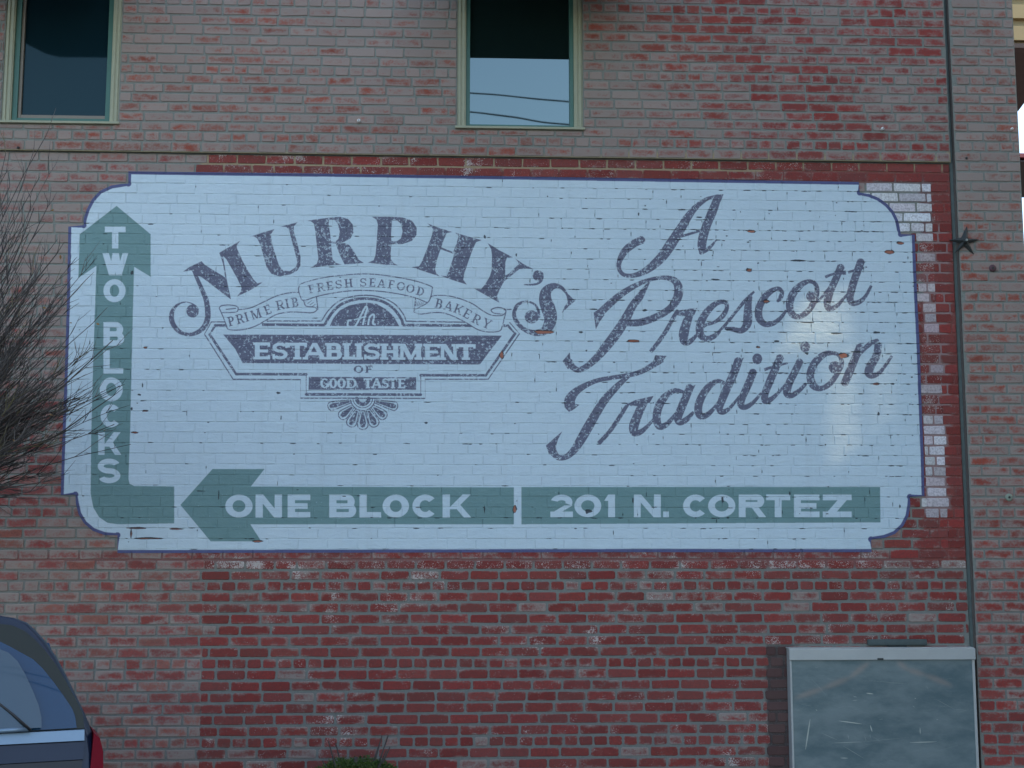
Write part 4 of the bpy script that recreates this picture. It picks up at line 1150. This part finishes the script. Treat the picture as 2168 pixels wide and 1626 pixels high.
v = t.math('MULTIPLY_ADD', t.math('SUBTRACT', s3.outputs[2], (cz1 - .085 - pw_) - cz0), 1 / pw_, 0.0)
cx_ = t.n('ShaderNodeCombineXYZ'); t.put(cx_.inputs[0], u); t.put(cx_.inputs[1], v)
im_ = t.n('ShaderNodeTexImage'); im_.image = im2; im_.extension = 'EXTEND'; t.t.links.new(cx_.outputs[0], im_.inputs[0])
sp = t.n('ShaderNodeSeparateColor'); t.t.links.new(im_.outputs[0], sp.inputs[0])
nl = t.noise(t.pos((1, 1, 2)), 3.5, 5, .6); nf = t.noise(t.pos(), 80, 4, .7)
c = t.mix(t.step(nl, .3, .7), (.095, .15, .16), (.20, .25, .245))
c = t.mix(t.math('MULTIPLY', nf, .25), c, (.22, .27, .28))
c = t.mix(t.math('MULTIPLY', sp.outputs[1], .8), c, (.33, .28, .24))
c = t.mix(sp.outputs[0], c, (.75, .75, .62))
t.set(color=c, rough=t.math('MULTIPLY_ADD', nl, .3, .25), metal=.3, spec=.5)
t.bump(nl, .01, .4)
M_PANEL = t.mat
mb = MB(); mb.box(cx0, cx1, CYF + .012, Y_PAN + .002, cz0, cz1 - .002, .004); cpart('case', mb, M_ALU)
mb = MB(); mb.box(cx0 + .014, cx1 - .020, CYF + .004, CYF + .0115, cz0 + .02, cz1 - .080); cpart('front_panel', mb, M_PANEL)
mb = MB(); mb.box(cx0 - .006, cx1 + .004, CYF - .014, CYF + .0115, cz1 - .080, cz1, .004); mb.box(cx0 - .006, cx1 + .004, CYF + .012, Y_PAN, cz1 - .0015, cz1 + .006, .002); cpart('top_rail', mb, M_ALU)
mb = MB(); mb.box(cx0, cx0 + .013, CYF, CYF + .0115, cz0 + .02, cz1 - .081, .002); cpart('side_trim', mb, M_ALU)
mb = MB(); mb.box(cx1 - .019, cx1, CYF, CYF + .0115, cz0 + .02, cz1 - .081, .002); cpart('side_trim', mb, M_ALU)
mb = MB(); mb.box(cx0, cx1, CYF, CYF + .0115, cz0, cz0 + .019, .002); cpart('bottom_rail', mb, M_ALU)
kx_ = P(1864, 1396, CYF - .016)
mb = MB(); mb.box(kx_.x - .022, kx_.x + .022, CYF - .019, CYF - .0145, cz1 - .078, cz1 - .066, .002); cpart('latch', mb, M_IRON)
a, b = P(1838, 1357, -.01), P(1964, 1371, -.01)
lamp = empty('wall_bracket', (a.x, Y_PAN, cz1 + .01), 'dark flat metal bracket on the wall above the cabinet', 'bracket')
mb = MB(); mb.box(0, b.x - a.x, -.035, 0.0, .006, .050, .008); mb.build('bar', plain('dull_grey_green_metal', (.075, .095, .088), .8, .3, 25), lamp, True)
mb = MB(); mb.box(.15, b.x - a.x - .15, -.03, 0.0, -.003, .0055, .002); mb.build('foot', M_IRON, lamp)

# ------------------------------------------------------------------ bare shrub at the left
def quad_pt(px, py, y): return P(px, py, y)
M_TWIG = plain('grey_brown_twigs', (.060, .052, .046), .9, .45, 6)
M_TWIG2 = plain('olive_young_twigs', (.13, .11, .05), .9, .3, 6)
M_BARK = plain('shrub_bark', (.075, .060, .050), .95, .35, 30, .003)
base = P(-235, 1100, -1.6)
sb = empty('bare_shrub', (base.x, -1.6, 0), 'leafless shrub, a dense fan of thin dark twigs before the left end of the sign', 'shrub')
SL = Vector(sb.location)
tr = random.Random(21)
mb = MB(); mb.tube([Vector((0, 0, -.02)), Vector((.01, 0, .5)), Vector((-.02, .02, 1.2)), base - SL + Vector((0, 0, -.1))], [.07, .06, .05, .045], 10); mb.build('trunk', M_BARK, sb, True)
tw1, tw2, tw3 = MB(), MB(), MB()
def path(px, py, ang, L, y, dy, curl, n):
    pts = []; x, yy = px, py
    a = ang
    for k in range(n + 1):
        pts.append((x, yy, y + dy * k / n))
        a += curl / n + tr.gauss(0, .035)
        x += math.cos(a) * L / n; yy -= math.sin(a) * L / n
    return pts, a
def w3(pts): return [P(p[0], p[1], p[2]) - SL for p in pts]
nb_branch = 0
for k in range(300):
    u = tr.random()
    ang = math.radians(12 + 63 * u ** .72)
    d = math.degrees(ang)
    Lmax = float(np.interp(d, [10, 22, 37, 53, 61, 67, 76], [420, 545, 585, 615, 715, 800, 840]))
    L = Lmax * (tr.uniform(.50, .92) if tr.random() < .9 else tr.uniform(.9, 1.08))
    y0 = tr.uniform(-2.1, -1.1)
    px0, py0 = -250 + tr.uniform(-40, 40), 1075 + tr.uniform(-50, 40)
    pts, a = path(px0, py0, ang + tr.uniform(-.08, .02), L, y0, tr.uniform(-.25, .35), tr.uniform(-.05, .16), 9)
    big = k % 7 == 0
    rad = [(.0075 if big else .0040) * (1 - .75 * q / 9) + .0011 for q in range(10)]
    if big:
        mb = MB(); mb.tube(w3(pts), rad, 5); mb.build('branch', M_BARK, sb, True, recalc=False)
    else: (tw3 if k % 3 == 0 else tw1).tube(w3(pts), rad, 3, cap=False)
    for j in range(tr.randint(6, 10)):
        i = tr.randint(3, 9)
        p = pts[i]
        da = tr.choice((-1, 1)) * tr.uniform(.10, .42)
        l2 = tr.uniform(40, 120) * (1 if i < 8 else .5)
        q, a2 = path(p[0], p[1], ang + da + .08, l2, p[2], tr.uniform(-.2, .2), tr.uniform(-.1, .35), 4)
        if max(p_[0] for p_ in q) > 238 + 75 * tr.random() ** 2: continue
        m = tw2 if tr.random() < .10 else (tw3 if tr.random() < .4 else tw1)
        m.tube(w3(q), [.0027, .0024, .0020, .0016, .0009], 3, cap=False)
        for _ in range(tr.choice((0, 1, 1, 2))):
            s_ = q[tr.randint(1, 3)]
            q3, _a = path(s_[0], s_[1], a2 + tr.choice((-1, 1)) * tr.uniform(.15, .5), tr.uniform(18, 55), s_[2], tr.uniform(-.08, .08), 0, 2)
            m.tube(w3(q3), [.0019, .0015, .0008], 3, cap=False)
tag(tw1.build('twigs', M_TWIG, sb, recalc=False), kind='stuff')
tag(tw3.build('twigs', plain('pale_grey_twigs', (.13, .11, .095), .9, .4, 6), sb, recalc=False), kind='stuff')
tag(tw2.build('young_twigs', M_TWIG2, sb, recalc=False), kind='stuff')
lf = MB()
for px, py in [(258 * 0 + 42, 612), (40, 596), (60, 598), (147, 680), (128, 545), (115, 444), (75, 715), (82, 800), (110, 880), (60, 760), (20, 690), (150, 885), (222, 910), (205, 688), (95, 648), (30, 930), (140, 940)]:
    c_ = P(px + tr.uniform(-4, 4), py + tr.uniform(-4, 4), tr.uniform(-1.9, -1.3)) - SL
    a = Vector((tr.uniform(-1, 1), tr.uniform(-1, 1), tr.uniform(-1, 1))).normalized() * .016
    b = a.cross(Vector((tr.uniform(-1, 1), tr.uniform(-1, 1), tr.uniform(-1, 1)))).normalized() * .007
    lf.add([c_ - a, c_ - b, c_ + a, c_ + b + Vector((0, -.003, 0))], [(0, 1, 2, 3)])
lf.build('dead_leaves', plain('dead_leaf', (.26, .14, .04), .8, .3, 10), sb, recalc=False)

# ------------------------------------------------------------------ green shrub below
gc = P(752, 1700, -.75)
gs = empty('green_shrub', (gc.x, -.75, 0), 'clipped green leafy shrub just showing at the bottom edge below the sign', 'shrub')
mb = MB()
rx, rz = .315, (P(752, 1606, -.75).z - .45)
t = NT('shrub_leaves')
oi = t.noise(t.pos(), 18, 3)
t.set(color=t.mix(t.step(oi, .3, .7), (.022, .055, .010), (.085, .13, .018)), rough=.55, spec=.3)
M_LEAF = t.mat
lr = random.Random(4)
for _ in range(9000):
    a, b_ = lr.uniform(0, 2 * math.pi), math.acos(lr.uniform(-1, 1))
    q = lr.uniform(.70, 1.02) * (1 + .07 * math.sin(5 * a + 3 * b_) + .05 * math.sin(11 * a))
    d = Vector((math.sin(b_) * math.cos(a), math.sin(b_) * math.sin(a), math.cos(b_)))
    c_ = Vector((d.x * rx * q, d.y * rx * q, .45 + d.z * rz * q))
    a1 = (d + Vector((lr.gauss(0, .6), lr.gauss(0, .6), lr.gauss(0, .6)))).normalized() * lr.uniform(.007, .014)
    b1 = a1.cross(Vector((lr.gauss(0, 1), lr.gauss(0, 1), lr.gauss(0, 1)))).normalized() * lr.uniform(.003, .006)
    mb.add([c_ - a1, c_ - b1, c_ + a1, c_ + b1], [(0, 1, 2, 3)])
mb.build('foliage', M_LEAF, gs, recalc=False)
mb = MB(); mb.tube([(0, 0, -.02), (0.01, 0, .3), (0, .01, .6)], [.03, .025, .012], 8)
for _ in range(10):
    a = lr.uniform(0, 6.28); mb.tube([(0, 0, .25), (math.cos(a) * .12, math.sin(a) * .12, .45), (math.cos(a) * .22, math.sin(a) * .22, lr.uniform(.5, .75))], [.012, .008, .004], 5)
mb.build('stem', M_BARK, gs, True)

# ------------------------------------------------------------------ parked car (rear right corner in view)
rc = P(209, 1600, -4.55)
HEAD = math.radians(19)
car = empty('parked_car', (0, 0, 0), 'dark blue hatchback parked nose to the wall, its rear window in the lower left corner', 'car')
HW = .86
ch, sh = math.cos(HEAD), math.sin(HEAD)
car.location = (rc.x - HW * ch, rc.y - HW * sh, 0)
car.rotation_euler = (0, 0, HEAD)
zpx = lambda py: P(160, py, -4.55).z
Zr, Zs1, Zs0 = zpx(1306), zpx(1551), zpx(1573)
def xo(px): return HW + (P(px, 1560, -4.55).x - P(209, 1560, -4.55).x) / ch
t = NT('dark_blue_car_paint'); nn = t.noise(t.pos(), 300, 2)
t.set(color=t.mix(nn, (.004, .012, .030), (.007, .018, .042)), rough=.4, metal=.0, spec=.35, coat=.12, coat_rough=.08)
M_CAR = t.mat
M_CARG = NT('car_glass').set(color=(.006, .045, .10), rough=.03, ior=1.42)
M_FRIT = NT('glass_edge_black').set(color=(.022, .026, .018), rough=.4, spec=.3)
M_TRIM = plain('satin_silver_trim', (.20, .28, .35), .4, .05, 6, metal=.4)
M_BLK = plain('black_plastic', (.015, .016, .018), .5, .2, 30)
M_RED = NT('red_lamp_lens').set(color=(.16, .004, .012), rough=.5, spec=.08)
M_TYRE = plain('tyre_rubber', (.02, .02, .02), .8, .1, 30)
# outline of the rear, right half, as (px, py); turned into local x, z
sil = [(208, 1640), (207, 1600), (203, 1572), (194, 1543), (181, 1512), (163, 1474), (146, 1438), (126, 1400), (106, 1369), (86, 1345), (66, 1325), (40, 1314), (0, 1306)]
half = [(xo(px), zpx(py)) for px, py in sil]
half = [(HW * .96, .34), (HW, .55), (HW + .012, .85)] + half + [(HW * .35, Zr + .022), (0, Zr + .03)]
full = half + [(-x, z) for x, z in half[-2::-1]]
def lean(z): return max(0, (z - .95)) * .34 + max(0, .55 - z) * .15
L = 4.35
stations = [(0.0, 1, 0), (.05, 1.0, 0), (.9, 1.004, .13), (2.4, 1.0, .30), (3.05, .985, .45), (3.6, .965, .80), (4.15, .91, .92), (4.35, .80, 1.0)]
mb = MB(); vs = []; nF = len(full)
for si, (y, s, k) in enumerate(stations):
    for (x, z) in full:
        z2 = z
        if z > .95: z2 = .95 + (z - .95) * (1 - k) + (.04 if k > .5 else 0)
        ins = (1 - .03) if si == 0 else 1
        xx = x * s
        if z > .95 and k: xx = x * s + (HW * .9 * (1 if x > 0 else -1) * abs(x) / HW - x) * 0 
        vs.append((xx * (ins if z > .95 else 1), y + (lean(z) if si < 2 else (lean(z) * .5 if si == 2 else 0)), z2))
fs = []
for si in range(len(stations) - 1):
    for i in range(nF - 1): fs.append((si * nF + i, si * nF + i + 1, (si + 1) * nF + i + 1, (si + 1) * nF + i))
    fs.append((si * nF + nF - 1, si * nF, (si + 1) * nF, (si + 1) * nF + nF - 1))
tri = tessellate_polygon([[Vector((p[0], p[1], 0)) for p in full]])
fs += [tuple(q) for q in tri] + [tuple(i + (len(stations) - 1) * nF for i in q) for q in tri]
mb.add(vs, fs)
body = mb.build('body', M_CAR, car, True)
body.data.polygons.foreach_set('use_smooth', [len(p.vertices) == 4 for p in body.data.polygons])
def inset(pts_px, dy, name, mat, thick=.006, smooth=True, bulge=0.0, lo=None, mirror=True):
    """plate on the tailgate from a right-half outline in photo pixels, closed across to the other side"""
    h = [(xo(px), zpx(py)) for px, py in pts_px]
    pol = h + ([(-x, z) for x, z in h[::-1]] if mirror else [])
    mb = MB()
    if not bulge:
        mb.prism(pol, lambda p: (p[0], lean(p[1]) - dy - thick, p[1]), lambda p: (p[0], lean(p[1]) - dy, p[1]))
    else:
        n = 10; vs = []; fs = []                # strips across the width
        for (x, z) in h:
            for k in range(n + 1):
                u = 1 - 2 * k / n
                xx = x * u
                vs.append((xx, lean(z) - dy - thick - bulge * (1 - u * u) , z))
        for i in range(len(h) - 1):
            for k in range(n): fs.append((i * (n + 1) + k, i * (n + 1) + k + 1, (i + 1) * (n + 1) + k + 1, (i + 1) * (n + 1) + k))
        mb.add(vs, fs)
    return mb.build(name, mat, car, smooth and bool(bulge))
inset([(183, 1549), (180, 1520), (165, 1488), (145, 1450), (124, 1413), (102, 1383), (80, 1358), (60, 1340), (35, 1328), (0, 1322)], .003, 'rear_window_surround', M_FRIT)
g1 = inset([(168, 1547), (164, 1522), (158, 1506), (140, 1478), (120, 1449), (98, 1420), (78, 1400), (55, 1386), (32, 1372), (10, 1360), (-20, 1352), (-60, 1348)], .006, 'rear_window', M_CARG, .008, True, .03)
inset([(99, 1541), (98, 1520), (92, 1495), (80, 1465), (64, 1430), (48, 1402), (30, 1384), (5, 1372), (-30, 1362), (-70, 1358)], .032, 'pale_reflection_area', NT('painted_reflection_glass').set(color=(.045, .085, .115), rough=.05, ior=1.45), .008, True, .03)  # added slab: the window's pale reflection is put into its colour
inset([(183, 1551), (183, 1573)], .0, 'trim_strip', M_TRIM, .022)
inset([(184, 1576), (182, 1612)], .0, 'tailgate_panel', M_CAR, .014)
inset([(180, 1614), (176, 1700)], -.02, 'plate_recess', M_BLK, .03)
mb = MB()
wp = lambda px, py, d=.05: Vector((xo(px), lean(zpx(py)) - d, zpx(py)))
mb.tube([wp(-60, 1430), wp(0, 1474), (wp(42, 1510)), wp(78, 1545)], [.003, .004, .005, .006], 6)
wiper = mb.build('wiper', M_BLK, car, True)
mb = MB(); mb.tube([wp(14, 1543, .045), wp(74, 1543, .045)], .008, 8); mb.build('wiper_pivot', M_TRIM, car, True)
mb = MB(); em = wp(-2, 1584, .034)
rg = [em + Vector((math.cos(a) * .021, 0, math.sin(a) * .021)) for a in np.linspace(0, 2 * math.pi, 25)]
mb.tube(rg, .0028, 6, cap=False); mb.tube([em + Vector((-.010, 0, -.011)), em + Vector((0, 0, .011)), em + Vector((.010, 0, -.011))], .0025, 5)
mb.build('badge', M_TRIM, car, True)
lampx = xo(221)
for s in (1, -1):
    mb = MB()
    o_ = [(HW - .012, zpx(1560)), (HW + .010, zpx(1572)), (HW + .022, zpx(1600)), (HW + .023, zpx(1640)), (HW + .02, zpx(1690)), (HW - .03, zpx(1690))]
    mb.prism(o_, lambda p: (p[0] * s, lean(p[1]) + .00, p[1]), lambda p: (p[0] * s, lean(p[1]) + .20, p[1]))
    mb.build('tail_lamp', M_RED, car)
    for yy in (.80, 3.45):
        wh = MB(); wh.tube([(s * (HW - .19), yy, .32), (s * (HW - .18), yy, .32), (s * (HW + .0), yy, .32), (s * (HW + .012), yy, .32)], [.28, .32, .32, .28], 28)
        w_ = wh.build('wheel', M_TYRE, car, True)
        ri = MB(); ri.tube([(s * (HW + .008), yy, .32), (s * (HW + .020), yy, .32)], [.20, .17], 24)
        for q in range(5):
            a = 2 * math.pi * q / 5
            ri.tube([(s * (HW + .02), yy, .32), (s * (HW + .024), yy + .18 * math.cos(a), .32 + .18 * math.sin(a))], [.03, .018], 6)
        ri.build('rim', M_TRIM, w_)
    sw = MB()
    prof = [(.75, 1.10), (1.05, Zr - .16), (2.0, Zr - .24), (2.95, 1.22), (3.0, 1.10)]
    for i0, i1 in (((0), (1)),): pass
    def side_x(z):
        zs = [p[1] for p in half]; xs_ = [p[0] for p in half]
        for i in range(len(half) - 1):
            if zs[i] <= z <= zs[i + 1]: return xs_[i] + (xs_[i + 1] - xs_[i]) * (z - zs[i]) / max(1e-6, zs[i + 1] - zs[i])
        return HW
    sw.prism(prof, lambda p: (s * (side_x(p[1]) + .002), p[0], p[1]), lambda p: (s * (side_x(p[1]) - .02), p[0], p[1]))
    sw.build('side_window', M_CARG, car)
mb = MB(); mb.box(-HW * .97, HW * .97, -.06, .12, .36, .62, .03); mb.build('rear_bumper', M_CAR, car, True)
mb = MB(); mb.box(-.26, .26, -.022, -.012, .80, .93, .004); mb.build('licence_plate', plain('plate_white', (.6, .6, .58), .4, .05), car)

# ------------------------------------------------------------------ neighbouring porch and sky sliver at the right
M_BEIGE = plain('beige_painted_boards', (.26, .225, .115), .7, .1, 3)
M_EAVE = plain('dark_eave_boards', (.045, .038, .04), .8, .4, 6)
yb = 3.6
po = empty('beige_porch', P(2190, 100, yb), 'beige boarded upper storey of the neighbouring building past the right edge of the wall', 'building')
PL = Vector(po.location)
def pbx(mb, pxa, pxb, pya, pyb, y0, y1, bev=.004):
    a, b = P(pxa, pya, y0), P(pxb, pyb, y0)
    mb.box(a.x - PL.x, b.x - PL.x, y0 - PL.y, y1 - PL.y, b.z - PL.z, a.z - PL.z, bev)
for k in range(7):
    mb = MB(); pbx(mb, 2080, 2900, 100 - (k + 1) * 46, 100 - k * 46 - 2, yb, yb + .05); mb.build('board', M_BEIGE, po)
za = P(2160, 101, yb).z - PL.z
xa, xb = P(2080, 101, yb).x - PL.x, P(2900, 101, yb).x - PL.x
def on_soffit(px, py):                         # where the ray meets the soffit height
    d = RWC @ Vector((px - 1084.0, 813.0 - py, -FPX)); t_ = (za + PL.z - EYE.z) / d.z
    q = EYE + d * t_; return (q.x - PL.x, q.y - PL.y)
s1, s2 = on_soffit(2156, 235), on_soffit(2170, 216)
s0 = (s1[0] - .6, s1[1] + (s1[1] - s2[1]) / (s2[0] - s1[0]) * .6)
pol = [(xa, 0), (xa, s1[1] + .02), s1, s2, (xb, s2[1] - .3), (xb, 0)]
mb = MB(); mb.prism(pol, lambda p: (p[0], p[1], za), lambda p: (p[0], p[1], za + .05)); mb.build('soffit', M_EAVE, po)
mb = MB(); mb.box(xb - .3, xb, .2, .4, -PL.z, za - .002); mb.build('post', M_BEIGE, po)
mb = MB(); mb.box(xa, xb + .1, .055, .9, za + .06, za + 2.0); mb.build('upper_storey', M_BEIGE, po)
yr = 9.0
rs = empty('red_roof_edge', P(2200, 345, yr), 'dark red flat canopy edge just right of the brick pier', 'canopy')
RL = Vector(rs.location)
mb = MB(); a, b = P(2090, 323, yr), P(2600, 339, yr); mb.box(a.x - RL.x, b.x - RL.x, 0, 2.0, b.z - RL.z, a.z - RL.z, .004); mb.build('fascia', plain('dark_red_paint', (.17, .025, .035), .5, .1), rs)
mb = MB(); a2 = P(2090, 339.5, yr); b2 = P(2600, 345, yr); mb.box(a2.x - RL.x, b2.x - RL.x, .02, 2.0, b2.z - RL.z, a2.z - RL.z, .003); mb.build('soffit', M_EAVE, rs)
mb = MB(); mb.box(b.x - RL.x - .3, b.x - RL.x - .1, .5, .7, -RL.z, -.1); mb.build('post', M_EAVE, rs)

# ------------------------------------------------------------------ ground
t = NT('asphalt')
n1 = t.noise(t.pos(), 60, 5, .7); n2 = t.noise(t.pos(), .4, 4)
t.set(color=t.mix(n2, t.mix(n1, (.035, .036, .038), (.07, .07, .07)), (.085, .083, .078)), rough=.9)
t.bump(n1, .01)
mb = MB(); mb.add([(-900, -900, 0), (900, -900, 0), (900, 900, 0), (-900, 900, 0)], [(0, 1, 2, 3)])
tag(mb.build('ground', t.mat), kind='structure')
mb = MB(); mb.box(-14, X_PIER1 - .01, -1.25, -.04, .001, .13, .01)
tag(mb.build('pavement', plain('concrete_paving', (.30, .29, .27), .9, .12, 3, .003)), kind='structure')

# ------------------------------------------------------------------ unseen sheet added to block the sun; its holes shape the bright wall patches
XB = 7.5
def onto(px, py):
    p = P(px, py, Y_PAN); k = (XB - p.x) / SUN.x
    q = p + SUN * k
    return (q.y, q.z)
hol = [[(1690, 628), (1785, 618), (1788, 735), (1652, 738)], [(1758, 742), (1797, 742), (1802, 972), (1764, 970)], [(1850, 742), (1872, 742), (1876, 900), (1858, 900)]]
holes3 = [[onto(*p) for p in h] for h in hol]
outer = [(-15.0, 0.0), (-.35, 0.0), (-.35, 18.0), (-15.0, 18.0)]
loops = [[Vector((p[0], p[1], 0)) for p in outer]] + [[Vector((p[0], p[1], 0)) for p in h] for h in holes3]
flat = [p for lp in loops for p in lp]
tri = tessellate_polygon(loops)
nb_ = empty('unseen_sun_blocker', (XB, -7, 0), 'added unseen sheet that blocks the sun, with holes for the bright wall patches', 'building')
mb = MB(); n = len(flat)
vs = [(0, p.x + 7, p.y) for p in flat] + [(.02, p.x + 7, p.y) for p in flat]
fs = [tuple(q) for q in tri] + [tuple(i + n for i in q[::-1]) for q in tri]
mb.add(vs, fs); mb.build('blocker_sheet', plain('pale_blocker_surface', (.33, .31, .28), .9, .15, .6, .003), nb_)
